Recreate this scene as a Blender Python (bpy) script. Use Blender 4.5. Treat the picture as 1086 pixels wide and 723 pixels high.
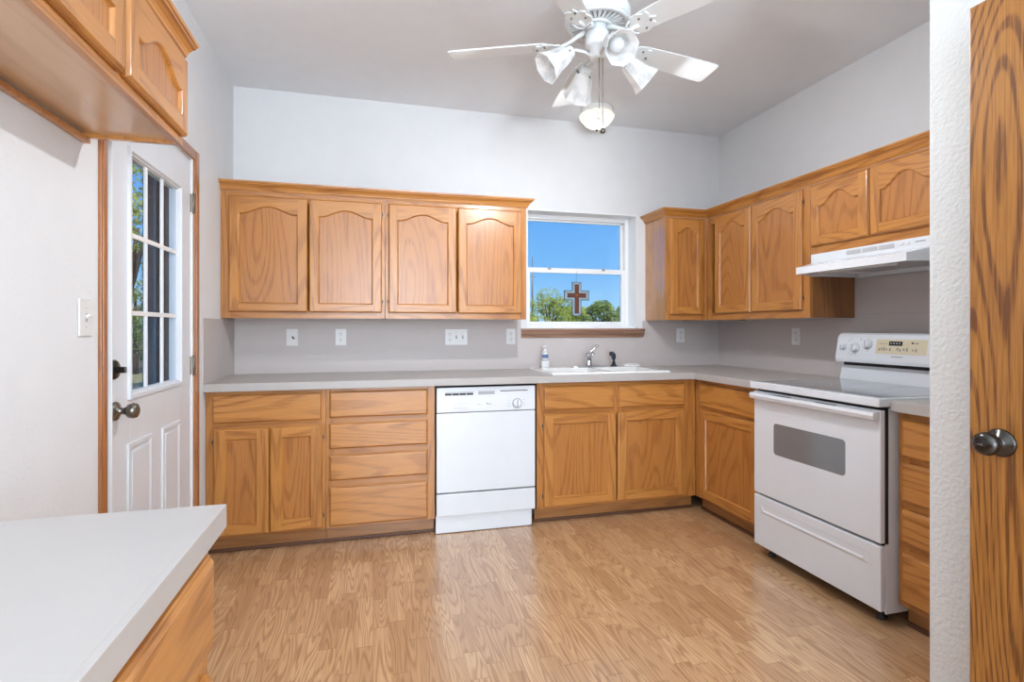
import bpy, bmesh, math, random
from mathutils import Vector, Matrix
random.seed(7)
for o in list(bpy.data.objects): bpy.data.objects.remove(o)
S = bpy.context.scene
COL = S.collection
PI = math.pi

# ------------------------------------------------------------------ camera
F_PX, YAW, CAM_H, HOR = 566.0, math.atan((543 - 395) / 566.0), 1.22, 348.0
cd = bpy.data.cameras.new('camera'); cam = bpy.data.objects.new('camera', cd); COL.objects.link(cam)
cam.location = (0, 0, CAM_H); cam.rotation_euler = (PI / 2, 0, -YAW)
cd.sensor_fit = 'HORIZONTAL'; cd.sensor_width = 36.0; cd.lens = 36.0 * F_PX / 1086.0
cd.shift_y = -(361.5 - HOR) / 1086.0
cd.clip_start = 0.02; cd.clip_end = 300
S.camera = cam

# ------------------------------------------------------------------ colour management, world
S.view_settings.view_transform = 'Standard'
S.view_settings.look = 'None'
S.view_settings.exposure = 0.0
S.view_settings.gamma = 1.0
S.view_settings.use_curve_mapping = False

W = bpy.data.worlds.new('sky'); S.world = W; W.use_nodes = True
wn = W.node_tree.nodes; wl = W.node_tree.links; wn.clear()
wo = wn.new('ShaderNodeOutputWorld'); wb = wn.new('ShaderNodeBackground')
tc = wn.new('ShaderNodeTexCoord'); sx = wn.new('ShaderNodeSeparateXYZ'); rp = wn.new('ShaderNodeValToRGB')
wl.new(tc.outputs['Generated'], sx.inputs[0]); wl.new(sx.outputs['Z'], rp.inputs[0])
e = rp.color_ramp.elements
e[0].position = 0.0; e[0].color = (0.42, 0.70, 0.95, 1)
e[1].position = 0.30; e[1].color = (0.085, 0.33, 0.85, 1)
m_ = rp.color_ramp.elements.new(0.10); m_.color = (0.20, 0.50, 0.93, 1)
wl.new(rp.outputs[0], wb.inputs[0]); wb.inputs[1].default_value = 1.12
wl.new(wb.outputs[0], wo.inputs[0])

# ------------------------------------------------------------------ sun and added fill lights
def light(name, kind, loc, energy, col=(1, 1, 1), rot=(0, 0, 0), size=None, size_y=None):
    l = bpy.data.lights.new(name, kind); l.energy = energy; l.color = col
    if kind == 'AREA':
        l.shape = 'RECTANGLE'; l.size = size; l.size_y = size_y or size
    elif kind == 'SUN': l.angle = 0.01
    elif kind == 'POINT': l.shadow_soft_size = size or 0.03
    o = bpy.data.objects.new(name, l); COL.objects.link(o); o.location = loc; o.rotation_euler = rot
    return o
light('sun', 'SUN', (0, -5, 20), 6.5, (1.0, 0.95, 0.86), (math.radians(46), 0, math.radians(8)))
# added fill light at the unseen rear opening, facing +Y into the room
light('rear_fill_light', 'AREA', (0.35, -2.95, 1.35), 160, (0.81, 0.905, 1.0), (PI / 2, 0, 0), 2.1, 2.1)
# added point fill behind the viewer, stands for no known lamp
light('rear_point_fill', 'POINT', (0.35, -1.3, 2.0), 10, (0.86, 0.935, 1.0), size=0.14)
# added upward fill behind the viewer, bounces soft light off the ceiling
light('ceiling_bounce_fill', 'AREA', (1.0, -1.45, 1.35), 98, (0.80, 0.905, 1.0), (PI, 0, 0), 0.4, 0.4)

# ------------------------------------------------------------------ materials
def new_mat(name):
    m = bpy.data.materials.new(name); m.use_nodes = True
    return m, m.node_tree.nodes, m.node_tree.links, m.node_tree.nodes['Principled BSDF']
def plain(name, col, rough=0.5, metal=0.0, spec=0.5, coat=0.0, emit=None, es=0.0, bump=None):
    m, n, l, b = new_mat(name)
    b.inputs['Base Color'].default_value = (*col, 1); b.inputs['Roughness'].default_value = rough
    b.inputs['Metallic'].default_value = metal; b.inputs['Specular IOR Level'].default_value = spec
    b.inputs['Coat Weight'].default_value = coat; b.inputs['Coat Roughness'].default_value = 0.12
    if emit: b.inputs['Emission Color'].default_value = (*emit, 1); b.inputs['Emission Strength'].default_value = es
    # slight procedural unevenness of tone so that no surface is perfectly flat
    t = n.new('ShaderNodeTexCoord'); nz = n.new('ShaderNodeTexNoise'); nz.inputs['Scale'].default_value = 9
    mr = n.new('ShaderNodeMapRange'); mr.inputs[3].default_value = 0.97; mr.inputs[4].default_value = 1.03
    mx = n.new('ShaderNodeMix'); mx.data_type = 'RGBA'; mx.blend_type = 'MULTIPLY'; mx.inputs[0].default_value = 1
    mx.inputs[6].default_value = (*col, 1)
    l.new(t.outputs['Object'], nz.inputs['Vector']); l.new(nz.outputs['Fac'], mr.inputs[0]); l.new(mr.outputs[0], mx.inputs[7])
    l.new(mx.outputs[2], b.inputs['Base Color'])
    if bump:
        sc, st = bump
        n2 = n.new('ShaderNodeTexNoise'); n2.inputs['Scale'].default_value = sc; n2.inputs['Detail'].default_value = 3
        bp = n.new('ShaderNodeBump'); bp.inputs['Strength'].default_value = st; bp.inputs['Distance'].default_value = 0.004
        l.new(t.outputs['Object'], n2.inputs['Vector']); l.new(n2.outputs['Fac'], bp.inputs['Height']); l.new(bp.outputs[0], b.inputs['Normal'])
    return m
def math_node(n, l, op, a, b=None, c=None):
    q = n.new('ShaderNodeMath'); q.operation = op
    for i, v in enumerate((a, b, c)):
        if v is None: continue
        if isinstance(v, (int, float)): q.inputs[i].default_value = v
        else: l.new(v, q.inputs[i])
    return q.outputs[0]
def oak(name, axis, light_c, dark_c, rings=17.0, scale=4.2, stretch=0.11, rough=0.34, amount=0.62, coat=0.35, pore=0.35, world=False):
    """oak: contour lines of a stretched noise field give the cathedral figure, fine streaks the pores"""
    m, n, l, b = new_mat(name)
    t = n.new('ShaderNodeTexCoord'); oi = n.new('ShaderNodeObjectInfo')
    add = n.new('ShaderNodeVectorMath'); add.operation = 'ADD'
    cmb = n.new('ShaderNodeCombineXYZ')
    r50 = math_node(n, l, 'MULTIPLY', oi.outputs['Random'], 37.0)
    r31 = math_node(n, l, 'MULTIPLY', oi.outputs['Random'], 71.0)
    for i, q in enumerate((r50, r31, r50)): l.new(q, cmb.inputs[i])
    mp = n.new('ShaderNodeMapping')
    s = [1.0, 1.0, 1.0]; s[axis] = stretch
    mp.inputs['Scale'].default_value = s
    l.new(t.outputs['Object'], mp.inputs[0]); l.new(mp.outputs[0], add.inputs[0]); l.new(cmb.outputs[0], add.inputs[1])
    nz = n.new('ShaderNodeTexNoise'); nz.inputs['Scale'].default_value = scale; nz.inputs['Detail'].default_value = 1.2; nz.inputs['Roughness'].default_value = 0.35
    l.new(add.outputs[0], nz.inputs['Vector'])
    ph = math_node(n, l, 'MULTIPLY', nz.outputs['Fac'], rings * 2 * PI)
    sn = math_node(n, l, 'SINE', ph)
    rr = n.new('ShaderNodeValToRGB'); rr.color_ramp.interpolation = 'EASE'
    rr.color_ramp.elements[0].position = 0.55; rr.color_ramp.elements[0].color = (0, 0, 0, 1)
    rr.color_ramp.elements[1].position = 1.0; rr.color_ramp.elements[1].color = (1, 1, 1, 1)
    l.new(math_node(n, l, 'MULTIPLY_ADD', sn, 0.5, 0.5), rr.inputs[0])
    # pores
    mp2 = n.new('ShaderNodeMapping'); s2 = [1.0, 1.0, 1.0]; s2[axis] = 0.03
    mp2.inputs['Scale'].default_value = s2
    l.new(t.outputs['Object'], mp2.inputs[0])
    ad2 = n.new('ShaderNodeVectorMath'); ad2.operation = 'ADD'; l.new(mp2.outputs[0], ad2.inputs[0]); l.new(cmb.outputs[0], ad2.inputs[1])
    np_ = n.new('ShaderNodeTexNoise'); np_.inputs['Scale'].default_value = 260; np_.inputs['Detail'].default_value = 2
    l.new(ad2.outputs[0], np_.inputs['Vector'])
    pr = n.new('ShaderNodeMapRange'); pr.inputs[1].default_value = 0.38; pr.inputs[2].default_value = 0.66
    l.new(np_.outputs['Fac'], pr.inputs[0])
    # broad tone
    nb = n.new('ShaderNodeTexNoise'); nb.inputs['Scale'].default_value = 14; nb.inputs['Detail'].default_value = 1
    l.new(add.outputs[0], nb.inputs['Vector'])
    f1 = math_node(n, l, 'MULTIPLY', rr.outputs[0], amount)
    f1 = math_node(n, l, 'MULTIPLY', f1, math_node(n, l, 'MULTIPLY_ADD', pr.outputs[0], 0.6, 0.5))
    f2 = math_node(n, l, 'MULTIPLY', pr.outputs[0], pore)
    f3 = math_node(n, l, 'MULTIPLY', math_node(n, l, 'SUBTRACT', nb.outputs['Fac'], 0.4), 0.35)
    fs = math_node(n, l, 'ADD', math_node(n, l, 'ADD', f1, f2), f3)
    cl = n.new('ShaderNodeClamp'); l.new(fs, cl.inputs[0])
    mx = n.new('ShaderNodeMix'); mx.data_type = 'RGBA'
    mx.inputs[6].default_value = (*light_c, 1); mx.inputs[7].default_value = (*dark_c, 1)
    l.new(cl.outputs[0], mx.inputs[0]); l.new(mx.outputs[2], b.inputs['Base Color'])
    b.inputs['Roughness'].default_value = rough; b.inputs['Coat Weight'].default_value = coat; b.inputs['Coat Roughness'].default_value = 0.10 if coat >= 1 else 0.22
    b.inputs['Coat IOR'].default_value = 1.9 if coat >= 1 else 1.6
    return m

OL, OD = (0.53, 0.228, 0.050), (0.30, 0.103, 0.018)
PL, PD = (0.475, 0.193, 0.043), (0.28, 0.092, 0.017)
M = {}
M['oak_v'] = oak('oak_upright_grain', 2, OL, OD)
M['oak_h'] = oak('oak_level_grain', 0, OL, OD)
M['panel_v'] = oak('oak_veneer_panel', 2, PL, PD, rings=19, scale=4.4, stretch=0.15, amount=0.55)
M['oak_y'] = oak('oak_grain_along_the_side', 1, OL, OD)
M['oak_frame_v'] = oak('oak_frame_upright', 2, (0.49, 0.205, 0.047), OD)
M['oak_frame_h'] = oak('oak_frame_level', 0, (0.49, 0.205, 0.047), OD)
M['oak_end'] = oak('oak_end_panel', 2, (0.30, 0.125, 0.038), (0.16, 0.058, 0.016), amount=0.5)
M['oak_side'] = oak('oak_light_side', 2, OL, OD, amount=0.35, coat=1.0)
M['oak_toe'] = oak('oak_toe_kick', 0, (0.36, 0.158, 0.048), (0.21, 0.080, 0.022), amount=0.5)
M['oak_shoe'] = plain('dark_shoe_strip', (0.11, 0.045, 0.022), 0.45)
M['oak_door'] = oak('oak_slab_door', 2, (0.37, 0.155, 0.028), (0.120, 0.040, 0.007), rings=46, scale=4.0, stretch=0.13, amount=0.80, pore=0.45, coat=0.2)
M['casing_v'] = oak('stained_casing_upright', 2, (0.40, 0.150, 0.045), (0.24, 0.080, 0.022), amount=0.5)
M['casing_h'] = oak('stained_casing_level', 1, (0.40, 0.150, 0.045), (0.24, 0.080, 0.022), amount=0.5)
M['stool'] = oak('walnut_window_stool', 0, (0.34, 0.190, 0.125), (0.20, 0.100, 0.062), amount=0.6)
M['under'] = oak('cabinet_underside', 0, (0.60, 0.36, 0.19), (0.44, 0.24, 0.11), amount=0.25, pore=0.15, rough=0.25)
M['wall'] = plain('white_textured_wall', (0.725, 0.735, 0.75), 0.85, spec=0.25, bump=(75, 0.30))
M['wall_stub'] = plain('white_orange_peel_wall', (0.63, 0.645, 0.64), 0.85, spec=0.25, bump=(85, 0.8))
M['ceiling'] = plain('ceiling_paint', (0.82, 0.845, 0.875), 0.9, spec=0.2, bump=(60, 0.2))
M['laminate'] = plain('grey_laminate', (0.445, 0.42, 0.402), 0.34, spec=0.4)
M['splash'] = plain('grey_lilac_backsplash', (0.52, 0.475, 0.462), 0.45, spec=0.35)
M['white'] = plain('white_enamel', (0.71, 0.74, 0.78), 0.22, coat=0.25)
M['white_trim'] = plain('white_vinyl', (0.84, 0.855, 0.87), 0.35)
M['white_door'] = plain('white_door_paint', (0.70, 0.73, 0.775), 0.38)
M['fan_white'] = plain('fan_white', (0.80, 0.835, 0.85), 0.3, coat=0.2)
M['fan_grey'] = plain('fan_recess_grey', (0.33, 0.34, 0.34), 0.4)
M['offwhite'] = plain('outlet_plastic', (0.72, 0.72, 0.72), 0.3)
M['grey_plastic'] = plain('grey_plastic', (0.36, 0.37, 0.385), 0.4)
M['dark'] = plain('black_gap', (0.012, 0.012, 0.013), 0.5)
M['rubber'] = plain('dark_slot', (0.03, 0.03, 0.032), 0.5)
M['glass_top'] = plain('grey_glass_cooktop', (0.21, 0.22, 0.23), 0.08, coat=0.4)
M['oven_glass'] = plain('grey_oven_window', (0.175, 0.18, 0.185), 0.10, coat=0.3)
M['beige'] = plain('beige_control_film', (0.66, 0.58, 0.42), 0.35)
M['print'] = plain('faint_print', (0.30, 0.27, 0.22), 0.5)
M['lcd'] = plain('dark_display', (0.025, 0.03, 0.03), 0.15)
M['digit'] = plain('pale_digit', (0.25, 0.32, 0.30), 0.4)
M['chrome'] = plain('chrome', (0.72, 0.74, 0.76), 0.12, 1.0)
M['pewter'] = plain('antique_pewter', (0.22, 0.205, 0.185), 0.24, 1.0)
M['bronze'] = plain('dark_bronze', (0.055, 0.052, 0.048), 0.22, 0.9)
M['hinge'] = plain('hinge_metal', (0.26, 0.22, 0.17), 0.45, 0.9)
M['black_plastic'] = plain('black_plastic', (0.03, 0.04, 0.055), 0.25)
M['porcelain'] = plain('white_porcelain', (0.80, 0.80, 0.79), 0.16, coat=0.3)
M['label_blue'] = plain('blue_print', (0.12, 0.16, 0.34), 0.4)
M['chain'] = plain('chain_metal', (0.26, 0.25, 0.24), 0.4, 0.7)
M['brown_glass'] = plain('brown_textured_glass', (0.115, 0.042, 0.028), 0.2, bump=(160, 0.5))
M['amber_glass'] = plain('amber_glass', (0.25, 0.075, 0.02), 0.2)
M['lead'] = plain('dark_lead_came', (0.05, 0.06, 0.075), 0.4, 0.6)
M['bevel_glass'] = plain('pale_bevel_glass', (0.30, 0.40, 0.48), 0.08)
M['galv'] = plain('grey_pole', (0.16, 0.17, 0.18), 0.5, 0.5)
M['bark'] = plain('tree_bark', (0.05, 0.035, 0.025), 0.9, bump=(20, 0.8))
M['grass'] = plain('dry_grass', (0.20, 0.19, 0.085), 0.95, bump=(8, 0.6))
M['fence'] = plain('weathered_fence', (0.30, 0.23, 0.16), 0.8)
M['siding'] = plain('blue_grey_siding', (0.13, 0.145, 0.17), 0.7, bump=(140, 0.5))
M['siding_brown'] = plain('brown_siding', (0.075, 0.050, 0.038), 0.95, spec=0.05)

def leaf_mat(name, c1, c2):
    m, n, l, b = new_mat(name)
    t = n.new('ShaderNodeTexCoord'); nz = n.new('ShaderNodeTexNoise'); nz.inputs['Scale'].default_value = 3.0; nz.inputs['Detail'].default_value = 4
    r = n.new('ShaderNodeValToRGB'); r.color_ramp.elements[0].position = 0.35; r.color_ramp.elements[1].position = 0.65
    r.color_ramp.elements[0].color = (*c1, 1); r.color_ramp.elements[1].color = (*c2, 1)
    l.new(t.outputs['Object'], nz.inputs['Vector']); l.new(nz.outputs['Fac'], r.inputs[0]); l.new(r.outputs[0], b.inputs['Base Color'])
    b.inputs['Roughness'].default_value = 0.6; b.inputs['Specular IOR Level'].default_value = 0.2
    tr = n.new('ShaderNodeBsdfTranslucent'); mx = n.new('ShaderNodeMixShader'); mx.inputs[0].default_value = 0.4
    l.new(r.outputs[0], tr.inputs[0]); l.new(b.outputs[0], mx.inputs[1]); l.new(tr.outputs[0], mx.inputs[2])
    l.new(mx.outputs[0], n['Material Output'].inputs[0])
    return m
M['leaf_bright'] = leaf_mat('bright_leaves', (0.17, 0.25, 0.03), (0.52, 0.55, 0.13))
M['leaf_dark'] = leaf_mat('deep_leaves', (0.08, 0.15, 0.04), (0.34, 0.42, 0.15))

def pane_mat(name, tint=(1, 1, 1), strength=1.0):
    m, n, l, b = new_mat(name); n.remove(b)
    tr = n.new('ShaderNodeBsdfTransparent'); tr.inputs[0].default_value = (*tint, 1)
    gl = n.new('ShaderNodeBsdfGlossy'); gl.inputs['Roughness'].default_value = 0.0
    fr = n.new('ShaderNodeFresnel'); fr.inputs[0].default_value = 1.45
    mx = n.new('ShaderNodeMixShader')
    l.new(math_node(n, l, 'MULTIPLY', fr.outputs[0], strength), mx.inputs[0]); l.new(tr.outputs[0], mx.inputs[1]); l.new(gl.outputs[0], mx.inputs[2])
    l.new(mx.outputs[0], n['Material Output'].inputs[0])
    return m
M['door_pane'] = pane_mat('door_glass', (0.95, 0.96, 0.97), 0.12)
M['pane'] = pane_mat('window_glass', (0.97, 0.98, 0.98), 0.6)

def shade_mat(name, es, col=(0.92, 0.93, 0.94), ec=(1.0, 0.97, 0.92)):
    """alabaster lamp glass: diffuse and translucent, glowing a little from its bulb"""
    m, n, l, b = new_mat(name); n.remove(b)
    t = n.new('ShaderNodeTexCoord'); nz = n.new('ShaderNodeTexNoise'); nz.inputs['Scale'].default_value = 22; nz.inputs['Detail'].default_value = 3
    r = n.new('ShaderNodeValToRGB'); r.color_ramp.elements[0].color = (col[0] * 0.72, col[1] * 0.73, col[2] * 0.74, 1); r.color_ramp.elements[1].color = (*col, 1)
    r.color_ramp.elements[0].position = 0.3; r.color_ramp.elements[1].position = 0.55
    l.new(t.outputs['Object'], nz.inputs['Vector']); l.new(nz.outputs['Fac'], r.inputs[0])
    df = n.new('ShaderNodeBsdfDiffuse'); tl = n.new('ShaderNodeBsdfTranslucent'); mx = n.new('ShaderNodeMixShader'); mx.inputs[0].default_value = 0.45
    l.new(r.outputs[0], df.inputs[0]); l.new(r.outputs[0], tl.inputs[0]); l.new(df.outputs[0], mx.inputs[1]); l.new(tl.outputs[0], mx.inputs[2])
    em = n.new('ShaderNodeEmission'); em.inputs[0].default_value = (*ec, 1); em.inputs[1].default_value = es
    ad = n.new('ShaderNodeAddShader'); l.new(mx.outputs[0], ad.inputs[0]); l.new(em.outputs[0], ad.inputs[1])
    l.new(ad.outputs[0], n['Material Output'].inputs[0])
    return m
M['shade'] = shade_mat('alabaster_shade', 0.08)
M['crystal'] = shade_mat('lit_cut_glass', 0.05, col=(0.50, 0.50, 0.485), ec=(1.0, 0.95, 0.85))
M['bulb'] = plain('lamp_bulb', (0.62, 0.64, 0.65), 0.3)

def floor_mat():
    m, n, l, b = new_mat('oak_strip_laminate')
    t = n.new('ShaderNodeTexCoord'); sp = n.new('ShaderNodeSeparateXYZ'); l.new(t.outputs['Object'], sp.inputs[0])
    Wd, L = 0.066, 0.66
    xs = math_node(n, l, 'DIVIDE', sp.outputs['X'], Wd); strip = math_node(n, l, 'FLOOR', xs)
    w1 = n.new('ShaderNodeTexWhiteNoise'); w1.noise_dimensions = '1D'; l.new(strip, w1.inputs['W'])
    yo = math_node(n, l, 'ADD', math_node(n, l, 'DIVIDE', sp.outputs['Y'], L), math_node(n, l, 'MULTIPLY', w1.outputs['Value'], 7.3))
    board = math_node(n, l, 'FLOOR', yo)
    cid = n.new('ShaderNodeCombineXYZ'); l.new(strip, cid.inputs[0]); l.new(board, cid.inputs[1])
    w2 = n.new('ShaderNodeTexWhiteNoise'); w2.noise_dimensions = '2D'; l.new(cid.outputs[0], w2.inputs['Vector'])
    # each strip of a board also splits at a random place, giving uneven lengths
    fy = math_node(n, l, 'FRACT', yo); fx = math_node(n, l, 'FRACT', xs)
    cut = math_node(n, l, 'MULTIPLY_ADD', w2.outputs['Value'], 0.5, 0.35)
    half = math_node(n, l, 'GREATER_THAN', fy, cut)
    c3 = n.new('ShaderNodeCombineXYZ'); l.new(strip, c3.inputs[0]); l.new(board, c3.inputs[1]); l.new(half, c3.inputs[2])
    w3 = n.new('ShaderNodeTexWhiteNoise'); w3.noise_dimensions = '3D'; l.new(c3.outputs[0], w3.inputs['Vector'])
    rid = w3.outputs['Value']
    g = n.new('ShaderNodeCombineXYZ')
    l.new(math_node(n, l, 'ADD', sp.outputs['X'], math_node(n, l, 'MULTIPLY', rid, 53.0)), g.inputs[0])
    l.new(math_node(n, l, 'ADD', math_node(n, l, 'MULTIPLY', sp.outputs['Y'], 0.085), math_node(n, l, 'MULTIPLY', rid, 91.0)), g.inputs[1])
    l.new(math_node(n, l, 'MULTIPLY', rid, 29.0), g.inputs[2])
    nz = n.new('ShaderNodeTexNoise'); nz.inputs['Scale'].default_value = 17; nz.inputs['Detail'].default_value = 1.0; nz.inputs['Roughness'].default_value = 0.35
    l.new(g.outputs[0], nz.inputs['Vector'])
    sn = math_node(n, l, 'SINE', math_node(n, l, 'MULTIPLY', nz.outputs['Fac'], 92.0))
    rr = n.new('ShaderNodeValToRGB'); rr.color_ramp.elements[0].position = 0.42; rr.color_ramp.elements[1].position = 0.95
    l.new(math_node(n, l, 'MULTIPLY_ADD', sn, 0.5, 0.5), rr.inputs[0])
    g2 = n.new('ShaderNodeCombineXYZ'); l.new(math_node(n, l, 'MULTIPLY', sp.outputs['X'], 1.0), g2.inputs[0]); l.new(math_node(n, l, 'MULTIPLY', sp.outputs['Y'], 0.03), g2.inputs[1]); l.new(rid, g2.inputs[2])
    np_ = n.new('ShaderNodeTexNoise'); np_.inputs['Scale'].default_value = 220; np_.inputs['Detail'].default_value = 2; l.new(g2.outputs[0], np_.inputs['Vector'])
    pr = n.new('ShaderNodeMapRange'); pr.inputs[1].default_value = 0.4; pr.inputs[2].default_value = 0.65; l.new(np_.outputs['Fac'], pr.inputs[0])
    tone = n.new('ShaderNodeValToRGB'); tone.color_ramp.elements[0].color = (0.51, 0.295, 0.145, 1); tone.color_ramp.elements[1].color = (0.70, 0.450, 0.245, 1)
    l.new(rid, tone.inputs[0])
    f = math_node(n, l, 'ADD', math_node(n, l, 'MULTIPLY', rr.outputs[0], 0.52), math_node(n, l, 'MULTIPLY', pr.outputs[0], 0.28))
    mx = n.new('ShaderNodeMix'); mx.data_type = 'RGBA'; mx.inputs[7].default_value = (0.31, 0.140, 0.052, 1)
    l.new(f, mx.inputs[0]); l.new(tone.outputs[0], mx.inputs[6])
    ed = math_node(n, l, 'LESS_THAN', fx, 0.022)
    e2 = math_node(n, l, 'LESS_THAN', math_node(n, l, 'ABSOLUTE', math_node(n, l, 'SUBTRACT', fy, cut)), 0.004)
    e3 = math_node(n, l, 'LESS_THAN', fy, 0.006)
    ee = math_node(n, l, 'MULTIPLY', math_node(n, l, 'MAXIMUM', ed, math_node(n, l, 'MAXIMUM', e2, e3)), 0.30)
    m2 = n.new('ShaderNodeMix'); m2.data_type = 'RGBA'; m2.inputs[7].default_value = (0.15, 0.065, 0.025, 1)
    l.new(ee, m2.inputs[0]); l.new(mx.outputs[2], m2.inputs[6]); l.new(m2.outputs[2], b.inputs['Base Color'])
    b.inputs['Roughness'].default_value = 0.34; b.inputs['Coat Weight'].default_value = 0.8; b.inputs['Coat Roughness'].default_value = 0.22; b.inputs['Coat IOR'].default_value = 1.75
    bp = n.new('ShaderNodeBump'); bp.inputs['Strength'].default_value = 0.06; bp.inputs['Distance'].default_value = 0.002
    l.new(f, bp.inputs['Height']); l.new(bp.outputs[0], b.inputs['Normal'])
    return m
M['floor'] = floor_mat()

# ------------------------------------------------------------------ mesh builder
class MB:
    def __init__(s): s.bm = bmesh.new(); s.mats = []
    def mi(s, m):
        if m not in s.mats: s.mats.append(m)
        return s.mats.index(m)
    def face(s, pts, m, smooth=False):
        vs = [s.bm.verts.new(p) for p in pts]
        try: f = s.bm.faces.new(vs)
        except ValueError: return None
        f.material_index = s.mi(m); f.smooth = smooth; return f
    def box(s, x0, x1, y0, y1, z0, z1, m, bev=0.0, seg=2):
        i = s.mi(m); xs, ys, zs = sorted((x0, x1)), sorted((y0, y1)), sorted((z0, z1))
        v = [s.bm.verts.new((x, y, z)) for z in zs for y in ys for x in xs]
        fs = []
        for q in ((0, 2, 3, 1), (4, 5, 7, 6), (0, 1, 5, 4), (2, 6, 7, 3), (0, 4, 6, 2), (1, 3, 7, 5)):
            f = s.bm.faces.new([v[k] for k in q]); f.material_index = i; fs.append(f)
        if bev > 0:
            es = list({e for f in fs for e in f.edges})
            bmesh.ops.bevel(s.bm, geom=es, offset=bev, segments=seg, affect='EDGES', profile=0.6, material=i)
        return s
    def prism(s, poly, z0, z1, m, axes='xyz', bev=0.0, smooth=False):
        """polygon (a,b) extruded along the third axis; axes tells where a, b, c go"""
        i = s.mi(m)
        def P(a, b, c):
            d = dict(zip(axes, (a, b, c))); return (d['x'], d['y'], d['z'])
        A = [s.bm.verts.new(P(a, b, z0)) for a, b in poly]; B = [s.bm.verts.new(P(a, b, z1)) for a, b in poly]
        n = len(poly); fs = [s.bm.faces.new(A), s.bm.faces.new(B[::-1])]
        for k in range(n):
            f = s.bm.faces.new([A[k], B[k], B[(k + 1) % n], A[(k + 1) % n]]); f.smooth = smooth; fs.append(f)
        for f in fs: f.material_index = i
        if bev > 0:
            es = list({e for f in fs[:2] for e in f.edges})
            bmesh.ops.bevel(s.bm, geom=es, offset=bev, segments=2, affect='EDGES', profile=0.6, material=i)
        bmesh.ops.recalc_face_normals(s.bm, faces=[f for f in s.bm.faces if f.is_valid])
        return s
    def lathe(s, prof, m, origin=(0, 0, 0), axis=(0, 0, 1), seg=24, smooth=True, cap=True, facet=None):
        i = s.mi(m); ax = Vector(axis).normalized()
        q = ax.to_track_quat('Z', 'Y'); o = Vector(origin); rings = []
        for r, h in prof:
            ring = []
            for k in range(seg):
                a = 2 * PI * (k + 0.5) / seg
                ring.append(s.bm.verts.new(o + q @ Vector((r * math.cos(a), r * math.sin(a), h))))
            rings.append(ring)
        for a, b in zip(rings, rings[1:]):
            for k in range(seg):
                f = s.bm.faces.new([a[k], a[(k + 1) % seg], b[(k + 1) % seg], b[k]]); f.material_index = i; f.smooth = smooth
        if cap:
            for rg, rev in ((rings[0], True), (rings[-1], False)):
                f = s.bm.faces.new(rg[::-1] if rev else rg); f.material_index = i
        return s
    def tube(s, pts, r, m, seg=8, smooth=True):
        i = s.mi(m); pts = [Vector(p) for p in pts]; rings = []; n = len(pts)
        for k, p in enumerate(pts):
            t = (pts[min(k + 1, n - 1)] - pts[max(k - 1, 0)]).normalized(); q = t.to_track_quat('Z', 'Y')
            rr = r[k] if isinstance(r, (list, tuple)) else r
            rings.append([s.bm.verts.new(p + q @ Vector((rr * math.cos(2 * PI * j / seg), rr * math.sin(2 * PI * j / seg), 0))) for j in range(seg)])
        for a, b in zip(rings, rings[1:]):
            for j in range(seg):
                f = s.bm.faces.new([a[j], a[(j + 1) % seg], b[(j + 1) % seg], b[j]]); f.material_index = i; f.smooth = smooth
        f = s.bm.faces.new(rings[0][::-1]); f.material_index = i; f = s.bm.faces.new(rings[-1]); f.material_index = i
        return s
    def ball(s, c, r, m, sc=(1, 1, 1), seg=16):
        i = s.mi(m)
        g = bmesh.ops.create_uvsphere(s.bm, u_segments=seg, v_segments=max(6, seg // 2), radius=r,
                                      matrix=Matrix.Translation(c) @ Matrix.Diagonal((*sc, 1)))
        for v in g['verts']:
            for f in v.link_faces: f.material_index = i; f.smooth = True
        return s
    def build(s, name, parent=None, loc=(0, 0, 0), rotz=0.0):
        me = bpy.data.meshes.new(name); s.bm.to_mesh(me); s.bm.free()
        for m in s.mats: me.materials.append(m)
        o = bpy.data.objects.new(name, me); COL.objects.link(o)
        if parent: o.parent = parent
        o.location = loc; o.rotation_euler = (0, 0, rotz)
        return o
def build_each(b, name, parent):
    """every loose piece of the builder becomes an object of its own"""
    left = set(b.bm.faces); k = 0
    while left:
        st = [left.pop()]; comp = [st[0]]
        while st:
            f = st.pop()
            for v in f.verts:
                for g in v.link_faces:
                    if g in left: left.discard(g); st.append(g); comp.append(g)
        m = MB()
        for f in sorted(comp, key=lambda q: q.index): m.face([tuple(v.co) for v in f.verts], b.mats[f.material_index], f.smooth)
        bmesh.ops.remove_doubles(m.bm, verts=m.bm.verts[:], dist=1e-6)
        m.build(name, parent); k += 1
    b.bm.free()
def thing(name, label, cat, loc=(0, 0, 0), rotz=0.0, group=None, kind=None):
    o = bpy.data.objects.new(name, None); COL.objects.link(o); o.empty_display_size = 0.1
    o.location = loc; o.rotation_euler = (0, 0, rotz)
    tag(o, label, cat, group, kind); return o
def tag(o, label=None, cat=None, group=None, kind=None):
    if label: o['label'] = label
    if cat: o['category'] = cat
    if group: o['group'] = group
    if kind: o['kind'] = kind
    return o
def structure(o, label, cat): return tag(o, label, cat, None, 'structure')

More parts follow.
